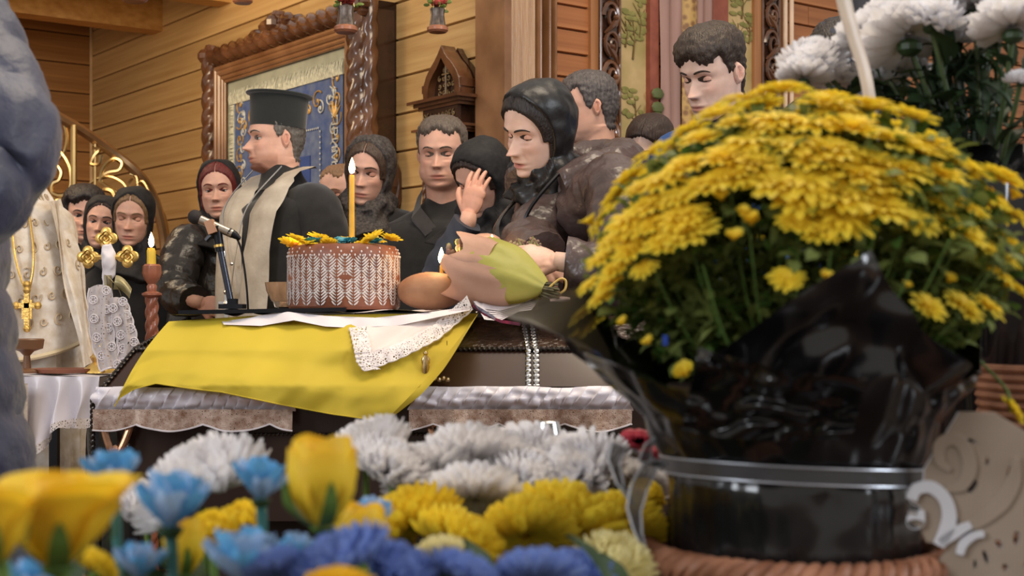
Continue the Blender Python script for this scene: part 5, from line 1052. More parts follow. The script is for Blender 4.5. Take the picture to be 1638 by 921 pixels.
for pts, hw in (([(160, 455), (160, 500), (166, 545), (180, 588)], 17), ([(186, 475), (198, 515), (206, 548), (205, 572)], 15)):
    def tail(u, v, pts=pts, hw=hw):
        p = edge(pts, v); sc_ = 2.5*abs(sin(v*15)); s_ = (u-.5)*2; return kp(p[0]+s_*(hw+sc_), p[1]+6*s_*s_, 3.95-.012*cos(s_*1.4)+.004*sin(u*14+v*6))
    MB().grid(tail, 24, 50).build('lace_towel', mat('lace_towel', sr(196, 186, 184), .75, var=.1, vs=30, alpha=(120, .34), bump=.5, bs=300, bd=.002), cr, smooth=True)
    m = MB()
    for side in (0, 1): m.tube([tail(side, i/50) for i in range(51)], .0028, 6)
    m.tube([tail(i/16, 1) for i in range(17)], .0028, 6)
    for k in range(9):
        c_ = tail(.5+.28*(-1)**k, (k+.5)/9)+V((0, -.003, 0)); m.tube([c_+V((.012*cos(i*pi/6), 0, .012*sin(i*pi/6))) for i in range(13)], .0018, 5)
        for i in range(6): m.ball(c_+V((.0065*cos(i*pi/3), 0, .0065*sin(i*pi/3))), (.0032, .0015, .0032), 6)
    m.build('lace_scallops', linen, cr)
cs = thing('candlestick', 'twisted wooden candlestick with turned cup holding a thick yellow candle', 'candlestick', (P(243, 500, 4.7).x, 4.7, 0)); b = CZ+(HY-472)/F*4.7; tp_ = CZ+(HY-425)/F*4.7
redw = mat('reddish_turned_wood', sr(160, 98, 74), .35, col2=sr(122, 68, 50), vs=10, coat=.4)
MB().rope((0, 0, .12), (0, 0, b), .024, .045, 3, .35, n=24).build('twisted_stem', redw, cs); MB().lathe([(.13, 0), (.13, .02), (.06, .05), (.03, .12)], n=30).build('foot', redw, cs)
MB().lathe([(.02, b-.01), (.034, b), (.034, b+.006), (.016, b+.014), (.018, b+.03), (.014, b+.038), (.026, b+.055), (.032, b+.075), (.030, b+.10), (.024, b+.106), (0, b+.10)], n=30, mod=lambda q, z: 1+(.05*cos(8*q) if z > b+.05 else 0)).build('cup', redw, cs)
candle(242, 424, 397, 4.7, .0155, .052, 'thick yellow candle burning in the twisted wooden candlestick', mat('yellow_wax', sr(226, 190, 60), .45, sss=.4, var=.06))
# ---------------------------------------------------------------- foreground: flowers, pot, basket, panel
ft_ = thing('flower_table', 'low table carrying the foreground flowers and the potted chrysanthemum', 'table', (.1, 1.33, 0)); MB().box((0, 0, .685), (1.1, .72, .015)).build('tabletop', walnut_dk, ft_, smooth=False)
for sx in (-1, 1):
    for sy in (-1, 1): MB().box((sx*1.03, sy*.66, .335), (.025, .025, .335)).build('leg', walnut_dk, ft_, smooth=False)
TZ = .70
def mum(n, r, seed, flat=.75, wd=.17, cup=1.0, inner=.25, zmin=-.35):
    """pompon chrysanthemum: spoon-shaped petals in a spiral over a dome"""
    m = MB(); rr = random.Random(seed)
    for i in range(n):
        t = i/n; el = pi/2-(pi/2-zmin)*sqrt(t); a = i*2.399963+rr.uniform(-.12, .12); L_ = r*(inner+(1-inner)*min(1, .55+.6*t))*rr.uniform(.9, 1.08)
        d = V((cos(a)*cos(el), sin(a)*cos(el), sin(el)*flat)); side = V((-sin(a), cos(a), 0)); upv = side.cross(d)*-1
        if upv.length: upv.normalize()
        w_ = wd*r*rr.uniform(.85, 1.15); vs = []
        for j, (q, ww, lift) in enumerate(((.12, .35, 0), (.5, .8, -.05), (.85, 1.0, .02), (1.0, .35, .16*cup))):
            c = d*L_*q+upv*lift*r
            for s_ in (-1, 0, 1): vs.append(c+side*s_*w_*ww*.5+upv*(abs(s_)*.45*w_*ww))
        m.add(vs, [(j*3+k, j*3+k+1, j*3+k+4, j*3+k+3) for j in range(3) for k in range(2)])
    return m
def stemmed(root, c, r, rad=.0035, lean=(0, 0), m_=stemg):
    pts = [V((0, 0, -r*.3)), V((lean[0]*.3, lean[1]*.3+.01, -.06)), V((lean[0], lean[1]+.03, TZ-c.z+.002))]
    MB().tube(pts, [rad*1.2, rad, rad], 7, sm=5).build('stem', m_, root)
leafm = MB()
def leaf_shape(L_=.04, wd=.016, lob=0):
    m = MB(); vs = []
    for j, (q, ww) in enumerate(((0, .08), (.2, .6), (.45, 1), (.7, .75), (.9, .35), (1, .04))):
        for s_ in (-1, 0, 1): vs.append(V((L_*q, s_*wd*ww*(1+lob*(.3 if j % 2 else -.2)), .15*L_*sin(q*pi)+abs(s_)*wd*.25)))
    m.add(vs, [(j*3+k, j*3+k+1, j*3+k+4, j*3+k+3) for j in range(5) for k in range(2)]); return m
lf_me = leaf_shape(.055, .018, .3).mesh('leaf', leafd); lf_s = leaf_shape(.03, .009, .5).mesh('leaf', leafg)
def mum_thing(px, py, d, wpx, label, me_, cat='flower', name='white_chrysanthemum', tilt=(0, 0), group=None, stem=True, leaves=0):
    c = P(px, py, d); r = S(wpx, d)/2*1.08; t = thing(name, label, cat, c, group=group)
    o = link('flower_head', me_, t, (0, 0, 0), (tilt[0], tilt[1], rnd.uniform(0, 6)), r)
    if stem: stemmed(t, c, r)
    for k in range(leaves): link('leaf', lf_me, t, (0, .012, -r*.6-.02*k), (rnd.uniform(-.3, .3), rnd.uniform(.0, .6), rnd.uniform(0, 6)), rnd.uniform(.8, 1.2))
    return t
wm = [mum(250, 1.0, s_, .80, .20, 1.0, .3, -.35).mesh('flower_head', petal_w) for s_ in (1, 2, 3)]
ym = [mum(190, 1.0, s_, .80, .23, 1.0, .3, -.35).mesh('flower_head', petal_y) for s_ in (4, 5)]; cm = mum(170, 1.0, 9, .8, .19, 1, .3, -.2).mesh('flower_head', petal_cream)
vm = [mum(150, 1.0, s_, .75, .24, 1.2, .3, -.2).mesh('flower_head', petal_v) for s_ in (6, 7)]
G = 'cut flowers in the foreground'
WL_ = [(325, 778, 1.42, 222, 'big domed white chrysanthemum at the left, behind the sky-blue flowers', 0), (585, 722, 1.62, 150, 'white chrysanthemum behind the top of the closed yellow rose', 1), (628, 752, 1.50, 150, 'white chrysanthemum just right of the closed yellow rose', 2), (745, 742, 1.58, 175, 'white chrysanthemum centred under the satin ruffle', 0), (820, 735, 1.64, 150, 'white chrysanthemum with the highest tips, left of the silver cone', 1),
   (915, 758, 1.56, 180, 'white chrysanthemum below the silver cone, above the yellow ones', 2), (760, 800, 1.44, 165, 'white chrysanthemum hanging lowest between the two yellow clumps', 0), (1020, 775, 1.6, 110, 'white chrysanthemum seen between the loops of the sheer bow', 1), (690, 760, 1.55, 150, 'creamy white chrysanthemum in the middle of the white row', 2), (985, 765, 1.62, 120, 'white chrysanthemum left of the sheer bow', 0), (235, 815, 1.48, 110, 'small white chrysanthemum low between the open rose and a blue flower', 1), (850, 770, 1.55, 150, 'white chrysanthemum at the right centre of the white row', 2)]
for x, y, d, w_, lb, k in WL_: mum_thing(x, y, d, w_, lb, wm[k], group='white chrysanthemums in the foreground', tilt=(.55, 0))
for x, y, d, w_, lb, k in [(650, 845, 1.35, 180, 'yellow chrysanthemum just right of the closed yellow rose', 0), (735, 872, 1.30, 160, 'yellow chrysanthemum low in the centre above the violet flowers', 1), (840, 858, 1.34, 170, 'yellow chrysanthemum left in the right-hand yellow clump', 1), (915, 850, 1.40, 205, 'largest yellow chrysanthemum, below the row of white ones', 0), (990, 845, 1.46, 150, 'yellow chrysanthemum behind the sheer ribbon tail', 1), (1035, 790, 1.52, 60, 'small yellow chrysanthemum right of the ribbon tail', 0), (340, 848, 1.2, 75, 'small yellow chrysanthemum under the sky-blue flowers', 1), (385, 835, 1.25, 80, 'small yellow chrysanthemum left of the closed rose stem', 0), (150, 905, 1.0, 80, 'small yellow chrysanthemum at the foot of the open rose', 1)]:
    mum_thing(x, y, d, w_, lb, ym[k], name='yellow_chrysanthemum', group='yellow chrysanthemums in the foreground', tilt=(.65, 0))
mum_thing(985, 905, 1.25, 130, 'cream yellow chrysanthemum beside the basket rim', cm, name='cream_chrysanthemum', tilt=(.6, 0)); mum_thing(700, 890, 1.18, 90, 'small cream chrysanthemum between the violet-blue flowers', cm, name='cream_chrysanthemum', tilt=(.6, 0))
for x, y, d, w_, lb, k in [(545, 905, .95, 175, 'violet-blue chrysanthemum at the bottom below the closed rose', 0), (640, 915, .98, 120, 'violet-blue chrysanthemum between its two larger blue neighbours', 1), (440, 918, .95, 120, 'violet-blue chrysanthemum at the bottom left of the blue row', 1), (740, 925, 1.0, 130, 'violet-blue chrysanthemum at the bottom edge, mid right of the blue row', 0), (860, 930, 1.02, 150, 'violet-blue chrysanthemum at the bottom edge, below the yellow clump', 0), (925, 925, 1.08, 110, 'violet-blue chrysanthemum at the right end of the blue row', 1)]:
    mum_thing(x, y, d, w_, lb, vm[k], name='violet_blue_chrysanthemum', group='violet-blue chrysanthemums along the bottom', tilt=(.5, 0))
m = mum(70, 1.0, 30, .6, .3, 1, .3, -.1).mesh('flower_head', petal_rose); mum_thing(540, 938, .85, 110, 'golden yellow flower peeping at the bottom edge under the blue row', m, name='golden_flower')
# open sky-blue flowers with separate petals
def big_petal(L_, wd, m_, cupz=.35, ruff=.05, nu=6, nv=8, thick=0):
    def f(u, v):
        s_ = (u-.5)*2; w_ = wd*sin(min(1, .12+v*.95)*pi*.62)**.8*(1-.35*max(0, v-.8)/.2*abs(s_)); return V((L_*v, s_*w_*.5, cupz*L_*v*v*.5+abs(s_)**2*wd*.22+ruff*L_*sin(v*7+s_*4)*v*.5))
    return MB().grid(f, nu, nv).mesh('petal', m_)
bp = [big_petal(1, .55, petal_b), big_petal(1, .55, petal_pb, .3, .09)]
def blue_flower(px, py, d, wpx, label, n=15, el=1.0, pale=0, faceup=(0, 0)):
    c = P(px, py+14, d); r = S(wpx, d)/2*1.16; t = thing('sky_blue_flower', label, 'flower', c, group='sky-blue dyed flowers on upright stems')
    for i in range(n):
        a = 2*pi*i/n*1.0+rnd.uniform(-.1, .1); e_ = el*(1 if i % 2 else .62)+rnd.uniform(-.12, .12)
        o = link('petal', bp[1 if (i % 3 == 0) != bool(pale) else 0], t, (0, 0, -r*.35), None, r*rnd.uniform(.95, 1.15)); o.rotation_euler = (faceup[0], -e_, a)
    MB().lathe([(0, -r*.55), (r*.18, -r*.48), (r*.26, -r*.32), (0, -r*.28)], n=14).build('calyx', leafd, t); MB().ball((0, 0, -r*.12), (r*.2, r*.2, r*.14), 12).build('flower_centre', petal_y, t)
    stemmed(t, c, r, .004, m_=mat('teal_stem', sr(60, 112, 110), .5, var=.2, vs=30)); return t
blue_flower(182, 748, 1.08, 105, 'bright sky-blue flower above and right of the open yellow rose'); blue_flower(272, 802, 1.0, 150, 'widest sky-blue flower in front of the domed white chrysanthemum'); blue_flower(417, 764, 1.08, 112, 'sky-blue flower left of the closed yellow rose, touching it')
blue_flower(222, 892, .98, 100, 'pale grey-blue flower right of the open rose at the bottom', pale=1); blue_flower(390, 890, .95, 150, 'pale blue flower at the bottom, left of the violet-blue row', pale=1); blue_flower(596, 815, 1.2, 80, 'greyish blue flower right of the closed yellow rose', pale=1); blue_flower(60, 925, .9, 130, 'dark-blue-tinted flower cut by the bottom left edge', pale=0); blue_flower(472, 868, 1.02, 70, 'small pale blue flower under the closed rose', pale=1)
# roses
def rose(px, py, d, wpx, hpx, label, open_=0):
    c = P(px, py, d); r = S(wpx, d)/2; h = S(hpx, d); t = thing('yellow_rose', label, 'rose', c, group=None)
    def pet(r0, rt, ht, span, flare, sd):
        def f(u, v):
            a = (u-.5)*span; rad = r0*(.25+.75*sin(min(1, v*1.35)*pi/2))*(1-.0*v)+(rt-r0)*v**2+flare*v**4*r0*(1+.4*cos(a*2)); top = ht*(1-.30*abs((u-.5)*2)**2.2)
            return V((rad*sin(a), -rad*cos(a), -h*.5+top*v+.012*r0*sin(a*9+sd)*v))
        return MB().grid(f, 16, 14).mesh('petal', petal_rose)
    ins = [pet(r*.45, r*.22, h*.93, 3.6, 0, 1), pet(r*.66, r*.5, h*.96, 3.0, 0, 2)]; outm = [pet(r*.92, r*(.80 if not open_ else 1.0), h*.94, 2.3, .0 if not open_ else .30, 3), pet(r*.98, r*(.86 if not open_ else 1.1), h*.86, 2.1, .05 if not open_ else .38, 4)]
    for k in range(3): link('petal', ins[0], t, None, (0, 0, k*2.1))
    for k in range(4): link('petal', ins[1], t, None, (0, 0, k*1.6+.4))
    for k in range(4): link('petal', outm[0], t, None, (rnd.uniform(-.05, .05), rnd.uniform(-.05, .05), k*1.57+.7), (1, 1, rnd.uniform(.86, 1.16)))
    for k in range(4): link('petal', outm[1], t, None, (rnd.uniform(-.06, .06), rnd.uniform(-.06, .06), k*1.57+.3), (1, 1, rnd.uniform(.85, 1.1)))
    sp = MB().grid(lambda u, v: V(((u-.5)*r*.62*(1-v)**.8*(.6+v), -r*(.35+.68*sin(min(1, v*1.7)*pi/2)+.12*v**2), -h*.52+h*.55*v)), 4, 10).mesh('sepal', leafg)
    for k in range(5): link('sepal', sp, t, None, (0, 0, k*2*pi/5+.35))
    MB().ball((0, 0, -h*.54), (r*.32, r*.32, r*.22), 14).build('rose_hip', leafg, t)
    pts = [V((0, 0, -h*.6)), V((0, .01, -h*.9)), V((0, .05, TZ-c.z))]; MB().tube(pts, .0045, 8, sm=5).build('stem', stemg, t); return t
rose(92, 825, .80, 165, 150, 'large open yellow rose at the lower left with golden outer petals', 1); rose(515, 765, .98, 122, 142, 'closed yellow rosebud standing tall left of centre', 0); rose(-5, 835, .74, 90, 120, 'yellow rose cut off by the left edge beside the open rose', 1); rose(575, 842, 1.05, 90, 75, 'small orange-yellow rose half hidden right of the tall rosebud', 0)
rose(295, 870, 1.12, 75, 90, 'small yellow rosebud low between the sky-blue flower stems', 0)
fol = MB()
for k in range(260):
    px = rnd.uniform(-60, 1010); d = rnd.uniform(1.0, 1.55); py = rnd.uniform(960, 1080); c = P(px, py, d); M_ = Matrix.Translation(c) @ Matrix.Rotation(rnd.uniform(0, 6.3), 4, 'Z') @ Matrix.Rotation(rnd.uniform(-1.2, .3), 4, 'Y'); q = leaf_shape(rnd.uniform(.04, .07), .014, .3).xf(M_); fol.add(q.v, q.f)
tag(fol.build('flower_foliage', leafd, None, smooth=True), 'dark green foliage filling the gaps below the foreground flowers', 'foliage', kind='stuff')
bx_ = thing('flower_trough', 'low dark trough holding the foreground cut flowers', 'container', (P(450, 900, 1.28).x, 1.28, TZ)); MB().box((0, 0, .035), (.36, .30, .035)).build('trough', mat('green_foam', sr(40, 56, 38), .9), bx_, smooth=False)
# ---------------------------------------------------------------- potted chrysanthemum bush
PD = 1.45; pc = P(1268, 880, PD); pl = thing('potted_chrysanthemum', 'big dome of yellow chrysanthemums in a pot wrapped in black film', 'plant', (pc.x, PD, pc.z)); pi_ = -V(pl.location)
cb = P(1285, 430, PD); RX, RZ, RY = S(352, PD), S(285, PD), .215
MB().lathe([(.09, .01), (.118, .02), (.125, .16), (.132, .165), (.132, .175), (.11, .175), (0, .165)], n=32).build('pot', mat('brown_pot', sr(60, 44, 38), .6), pl)
bloom = [daisy(17, 1, .30, .30, 11, 3, .12).mesh('flower_head', petal_y), daisy(19, 1, .42, .28, 12, 3, .1).mesh('flower_head', petal_y), daisy(15, 1, .15, .30, 13, 2, .2).mesh('flower_head', petal_y)]
bud = daisy(10, 1, 1.15, .5, 14, 2, -.1).mesh('flower_bud', petal_y)
def place_bloom(px, py, rpx, k=None, back=None):
    x = S(px-819, PD); p = P(px, py, PD); u = (p.x-cb.x)/RX; w_ = (p.z-cb.z)/(RZ if p.z > cb.z else RZ*.95); q = 1-u*u-w_*w_; dep = RY*sqrt(max(q, 0)); Y = PD-dep*.9; p = P(px, py, Y) if back is None else p+V((0, back, 0))
    nrm = V((u*.8/RX*.2, -sqrt(max(q, 0.02))*.75, .9+w_*.6)); nrm.x = u*.7; M_ = aim(nrm, rnd.uniform(0, 6)); r = S(rpx, Y)*1.15
    small = rpx < 24; me = bud if small else bloom[rnd.randrange(3)]
    o = link('flower_bud' if small else 'flower_head', me, pl); o.matrix_local = Matrix.Translation(p+pi_) @ M_ @ Matrix.Scale(r*(1.3 if small else 1), 4); return p
BL = [(1190,160,42),(1250,150,46),(1150,187,36),(1120,228,36),(1320,170,46),(1390,178,46),(1455,190,42),(1240,192,46),(1300,200,50),(1360,212,52),(1430,232,52),(1490,235,40),(1200,228,46),(1270,232,42),(1325,245,52),(1160,258,42),(1100,268,40),(1060,288,40),(1030,305,32),(1170,288,46),(1240,300,52),(1290,292,55),(1345,318,60),(1365,285,46),(1400,338,58),(1345,352,52),(1440,275,48),(1505,285,42),(1525,262,26),(1555,277,32),(1598,290,40),(1582,318,36),(1622,345,34),(1612,395,32),(1462,350,46),(1530,372,50),(1572,398,28),(1602,408,34),(1092,350,40),(1102,378,46),(1068,392,36),(1042,332,36),(1002,352,36),(982,384,32),(1012,402,34),(962,412,30),(986,432,28),(944,455,26),(964,478,26),(932,505,26),(948,525,26),(1272,360,32),(1312,372,36),(1130,300,38),(1085,312,34),(1210,265,38),(1400,265,44),(1470,245,38),(1300,260,40),(1020,365,30),(1050,360,30),(1258,448,28),(1482,495,32),(1537,495,36),(1577,492,32),(1625,465,25),(1545,335,34),(1225,205,36),(1345,180,40),(1180,200,36),(1500,320,30),(1385,300,40),(1030,430,24),(975,455,25),(1280,320,46),(1420,300,44),(1600,440,26)]
BU = [(1200,357,16),(1175,386,15),(1203,362,14),(1245,330,14),(1155,322,14),(1500,306,15),(1040,552,11),(1100,604,20),(1002,392,14),(950,362,16),(940,470,12),(1000,520,11),(1190,345,12),(1450,300,12),(1560,425,13),(1515,452,12),(1448,460,9),(1605,460,12),(930,540,14),(1618,320,14),(1320,448,12)]
for a in BL+BU: place_bloom(*a)
for k in range(46):                                      # the far side of the dome
    f_ = fib(110, k); 
    if f_.y < -.05: f_.y = abs(f_.y)
    p = cb+V((f_.x*RX*.95, f_.y*RY, f_.z*RZ*.95)); o = link('flower_head', bloom[k % 3], pl); o.matrix_local = Matrix.Translation(p+pi_) @ aim(V((f_.x, f_.y, f_.z+.4)), k) @ Matrix.Scale(.028, 4)
fo = MB(); fo2 = MB()
for k in range(8000):
    f_ = fib(8000, k); rr = rnd.uniform(.6, .88 if f_.z > .05 else .97); f_ = V((f_.x, f_.y*(1 if f_.z > 0 or f_.y > 0 else .62), f_.z)); 
    if f_.z < -.85: continue
    zz = f_.z*RZ*(1.0 if f_.z > 0 else .9); p = cb+V((f_.x*RX*rr*(1 if f_.z > -.2 else max(.62, 1+.45*(f_.z+.2))), f_.y*RY*rr, zz*rr)); M_ = Matrix.Translation(p+pi_) @ Matrix.Rotation(rnd.uniform(0, 6.3), 4, 'Z') @ Matrix.Rotation(rnd.uniform(-1.0, .7), 4, 'Y') @ Matrix.Rotation(rnd.uniform(-.6, .6), 4, 'X')
    q = leaf_shape(rnd.uniform(.016, .034), rnd.uniform(.004, .009), .7).xf(M_); (fo if k % 4 else fo2).add(q.v, q.f)
fo.build('leaves', mat('bush_leaf', sr(142, 152, 80), .6, col2=sr(96, 112, 56), vs=9, transl=.35), pl, smooth=True)['kind'] = 'stuff'; fo2.build('dark_leaves', leafg, pl, smooth=True)['kind'] = 'stuff'
sm_ = MB()
for k in range(150):
    f_ = fib(150, k); 
    if f_.z < -.05: continue
    e_ = cb+V((f_.x*RX*.92, f_.y*RY*.92, f_.z*RZ*.92)); b_ = V((pc.x+f_.x*.04, PD+f_.y*.04, pc.z+.15)); sm_.tube([b_+pi_, (b_+e_)/2+V((f_.x*.02, f_.y*.02, -.01))+pi_, e_+pi_], [.0014, .0011, .0009], 4, sm=3)
sm_.build('stems', stemg, pl)['kind'] = 'stuff'
o = place_bloom(1588, 652, 26, back=-.05); MB().tube([o+pi_, P(1583, 620, PD)+V((0, -.05, 0))+pi_, P(1575, 585, PD)+pi_, P(1540, 545, PD)+pi_], .0016, 6, sm=5).build('stem', stemg, pl)
bl_ = MB().box(P(1064, 544, 1.36)+pi_, (.0025, .001, .005)).build('blue_tag', mat('blue_plastic', sr(30, 70, 170), .4), pl, smooth=False)
# black film wrap: radius and height of the upper edge by azimuth (screen angle around the pot)
wr = thing('black_film_wrap', 'crumpled glossy black film wrapped around the chrysanthemum pot with pointed flaps', 'wrapping', (pc.x, PD, pc.z)); RB = .131
EDGE = [(180, 835, 500), (192, 880, 520), (203, 935, 552), (216, 1010, 600), (228, 1075, 622), (240, 1122, 628), (247, 1135, 575), (255, 1180, 540), (264, 1262, 480), (272, 1335, 432), (279, 1393, 398), (286, 1425, 445), (297, 1475, 520), (310, 1515, 580), (325, 1545, 610), (345, 1570, 600), (360, 1560, 590)]
def etab(a):
    a = a % 360
    if a < 180: return None
    for (a0, x0, y0), (a1, x1, y1) in zip(EDGE, EDGE[1:]):
        if a <= a1: t = (a-a0)/(a1-a0); return x0+(x1-x0)*t, y0+(y1-y0)*t
def wrapp(u, v):
    a = 360*u; e_ = etab(a); dr = V((cos(R(a)), sin(R(a)), 0))
    if e_:
        x = S(e_[0]-1268, PD-.1); fr_ = -sin(R(a)); Y = PD-.05-.16*fr_**.7 if fr_ > 0 else PD; top_ = P(e_[0], e_[1], Y)+pi_
    else: top_ = V((dr.x*.20, dr.y*.19, .17+.03*sin(a/13)))+V((0, 0, .08))
    if v < .22: k = v/.22; p = V((dr.x*RB, dr.y*RB, .004+.078*k)); am = .004
    else:
        k = (v-.22)/.78; b_ = V((dr.x*(RB-.004), dr.y*(RB-.004), .082)); mid = V((dr.x*(RB+.045), dr.y*(RB+.040), .20)); mid = mid.lerp((b_+top_)/2, .25); t = k
        p = b_*(1-t)**2+mid*2*t*(1-t)+top_*t*t; am = .003+.012*min(1, k*1.5)
    pleat = .5*sin(u*2*pi*19+2*sin(v*5))+.5*sin(u*2*pi*31+v*3); n1 = nz((p.x, p.y, p.z), 14, 3); n2 = nz((p.x, p.y, p.z), 31, 5)
    return p+dr*(am*(.35*pleat*(1-.5*v)+1.3*(abs(n1)*2-.5)+.5*n2))+V((0, 0, .2*am*n1))
MB().grid(wrapp, 200, 60, True).build('film', bkfilm, wr, smooth=True)
def flap(u, v):                          # second loose sheet folded over the front
    tl_ = V((1118, 555, 1.24)); tr_ = V((1388, 604, 1.19)); bl2 = V((1090, 690, 1.31)); br2 = V((1362, 700, 1.27)); q = tl_.lerp(tr_, u).lerp(bl2.lerp(br2, u), v)
    return P(q.x, q.y+10*sin(u*pi), q.z+.030*sin(v*pi)*(u-.2)-.018*(abs(nz((u*3, v*3, 1), 1.5))*2)+.012*v)+pi_
MB().grid(flap, 40, 24).build('folded_flap', bkfilm, wr, smooth=True)
MB().grid(lambda u, v: wrapp(.499+.052*u, .55+.45*v)+V((-.004-.006*v, -.010, .004)), 12, 20).build('smoky_flap', greyfilm, wr, smooth=True)
rb = thing('sheer_bow_ribbon', 'sheer dark ribbon with silver edges tied round the black film, bow at its left', 'ribbon', (pc.x, PD, pc.z))
def band(u, v): a = R(360*u); z = .078+.010*cos(a*1.0+2.2)+.016*v; return V(((RB+.009)*cos(a), (RB+.009)*sin(a), z))
MB().grid(band, 96, 2, True).build('band', ribbonm, rb, smooth=True)
for v in (0, 1): MB().tube([band(i/96, v)+V((0, 0, 0)) for i in range(97)], .0009, 6).build('ribbon_edge', ribedge, rb)
def strap(pts, wpx, tw=0):
    def f(u, v): p = edge([(a, b) for a, b, c in pts], v); q = edge([(a, c*100) for a, b, c in pts], v); k = (v*(len(pts)-1)); i = min(int(k), len(pts)-2); t = k-i; c_ = pts[i][2]*(1-t)+pts[i+1][2]*t; x = pts[i][0]*(1-t)+pts[i+1][0]*t; y = pts[i][1]*(1-t)+pts[i+1][1]*t; w_ = wpx*(.35+.65*sin(pi*min(1, .1+v))); return P(x+(u-.5)*w_*cos(tw*v), y+(u-.5)*w_*.3, c_+(u-.5)*.02*sin(tw*v+.5))+pi_
    MB().grid(f, 3, 60).build('ribbon_tail', ribbonm, rb, smooth=True)
    for u in (0, 1): MB().tube([f(u, i/60) for i in range(61)], .0011, 6).build('ribbon_edge', ribedge, rb)
strap([(1062, 742, 1.36), (1020, 722, 1.34), (990, 712, 1.33), (982, 738, 1.32), (992, 775, 1.31), (1012, 805, 1.31)], 22, .6); strap([(1058, 745, 1.36), (1030, 740, 1.33), (1038, 712, 1.32), (1048, 700, 1.33)], 18, 1.2)
strap([(1060, 740, 1.36), (1040, 745, 1.32), (1022, 780, 1.30), (1014, 815, 1.29), (1020, 850, 1.28), (1036, 895, 1.28)], 26, .5)
rp = MB()
for k in range(7): q = k*2.4; rp.ball(P(1008+6*(k % 3)+2*k, 700+2*(k % 4), 1.62), (.013, .012, .011), 10)
rp = rp.build('red_rosebud', mat('dark_red_petal', sr(150, 24, 44), .5, var=.2, vs=40)); tag(rp, 'dark red blossom glimpsed behind the sheer bow', 'flower')
rp2 = MB()
for k in range(6): rp2.ball(P(1036+5*k, 724+3*(k % 3), 1.66), (.012, .01, .009), 10)
tag(rp2.build('red_rosebud', MATS['dark_red_petal']), 'dark red petals between the bow and the black film', 'flower')
# ---------------------------------------------------------------- wicker basket
bk = thing('wicker_basket', 'round brown wicker basket with braided rim under the black-wrapped pot', 'basket', (pc.x, PD, TZ)); BR = S(236, PD); RT = pc.z-TZ-.002
for s_ in range(3):
    pts = []
    for i in range(241):
        a = 2*pi*i/240; ph = 2*pi*s_/3+a*22; pts.append(V(((BR+.011*cos(ph))*cos(a), (BR+.011*cos(ph))*sin(a), RT+.010*sin(ph))))
    MB().tube(pts, .0075, 7, cap=False).build('braid_strand', wick, bk)
for s_ in range(3):
    pts = []
    for i in range(241):
        a = 2*pi*i/240; ph = 2*pi*s_/3-a*22; pts.append(V(((BR-.004+.009*cos(ph))*cos(a), (BR-.004+.009*cos(ph))*sin(a), RT-.020+.008*sin(ph))))
    MB().tube(pts, .006, 7, cap=False).build('braid_strand', wick, bk)
for rrow in range(10):
    z = RT-.036-rrow*.0115
    if z < .004: break
    MB().tube([V(((BR-.012-.003*rrow+.005*(-1)**rrow*sin(a*30))*cos(a), (BR-.012-.003*rrow+.005*(-1)**rrow*sin(a*30))*sin(a), z)) for a in [2*pi*i/240 for i in range(241)]], .0062, 6, cap=False).build('weave_row', wick, bk)
for i in range(30): a = 2*pi*i/30; MB().tube([V(((BR-.012)*cos(a), (BR-.012)*sin(a), RT-.02)), V(((BR-.04)*cos(a), (BR-.04)*sin(a), .004))], .004, 5).build('stake', wick, bk)
MB().lathe([(0, .0), (BR-.04, .0), (BR-.04, .012), (0, .012)], n=40).build('basket_bottom', wick, bk); MB().lathe([(0, RT-.03), (BR-.016, RT-.03), (BR-.016, RT-.004), (0, RT-.004)], n=40).build('filling', mat('dark_filling', sr(48, 36, 30), .9), bk)
# ---------------------------------------------------------------- pierced wooden panel at the lower right
fp = thing('pierced_panel', 'grey-beige openwork wooden panel with scroll cut-outs at the lower right', 'panel', P(1575, 760, 1.33), R(-14))
sc_ = S(1, 1.33)
def pt(px, py): return ((px-1575)*sc_, (760-py)*sc_)
outl = [pt(*p) for p in ((1537, 660), (1590, 661), (1660, 705), (1740, 760), (1740, 1060), (1490, 1060), (1500, 905), (1520, 880), (1502, 870), (1486, 868), (1476, 845), (1462, 838), (1460, 822), (1474, 824), (1480, 812), (1464, 806), (1456, 792), (1466, 778), (1482, 778), (1484, 752))]
def blob(cx, cy, rx, ry, a=0, n=18, tear=0):
    out = []
    for i in range(n):
        q = -2*pi*i/n; k = 1-tear*.5*(1+cos(q)); x = rx*cos(q); y = ry*sin(q)*k; out.append(pt(cx+x*cos(a)-y*sin(a), cy+x*sin(a)+y*cos(a)))
    return out
def comma(cx, cy, r, a0, a1, w_, n=14):
    o_ = [(cx+(r+w_*sin(pi*i/n))*cos(a0+(a1-a0)*i/n), cy+(r+w_*sin(pi*i/n))*sin(a0+(a1-a0)*i/n)) for i in range(n+1)]; i_ = [(cx+(r-w_*.6*sin(pi*i/n))*cos(a0+(a1-a0)*i/n), cy+(r-w_*.6*sin(pi*i/n))*sin(a0+(a1-a0)*i/n)) for i in range(n-1, 0, -1)]
    return [pt(*p) for p in o_+i_]
holes = [comma(1553, 722, 16, 3.4, 5.6, 6), comma(1566, 735, 12, -.6, 1.0, 5), blob(1613, 758, 6, 16, .05), blob(1556, 778, 14, 8, -1.0, tear=.3), blob(1516, 796, 7, 17, -.45), blob(1604, 798, 5, 8), blob(1583, 820, 5, 8, -.3), blob(1528, 832, 9, 6, .4),
    comma(1565, 873, 26, 3.3, 4.6, 6), blob(1576, 890, 5, 13, -.3), blob(1560, 902, 4, 9), blob(1596, 868, 6, 9, -.6), blob(1622, 858, 6, 13, .1), blob(1605, 905, 6, 7), blob(1640, 815, 6, 12), comma(1665, 770, 22, 3, 4.6, 6), blob(1640, 900, 8, 6)]
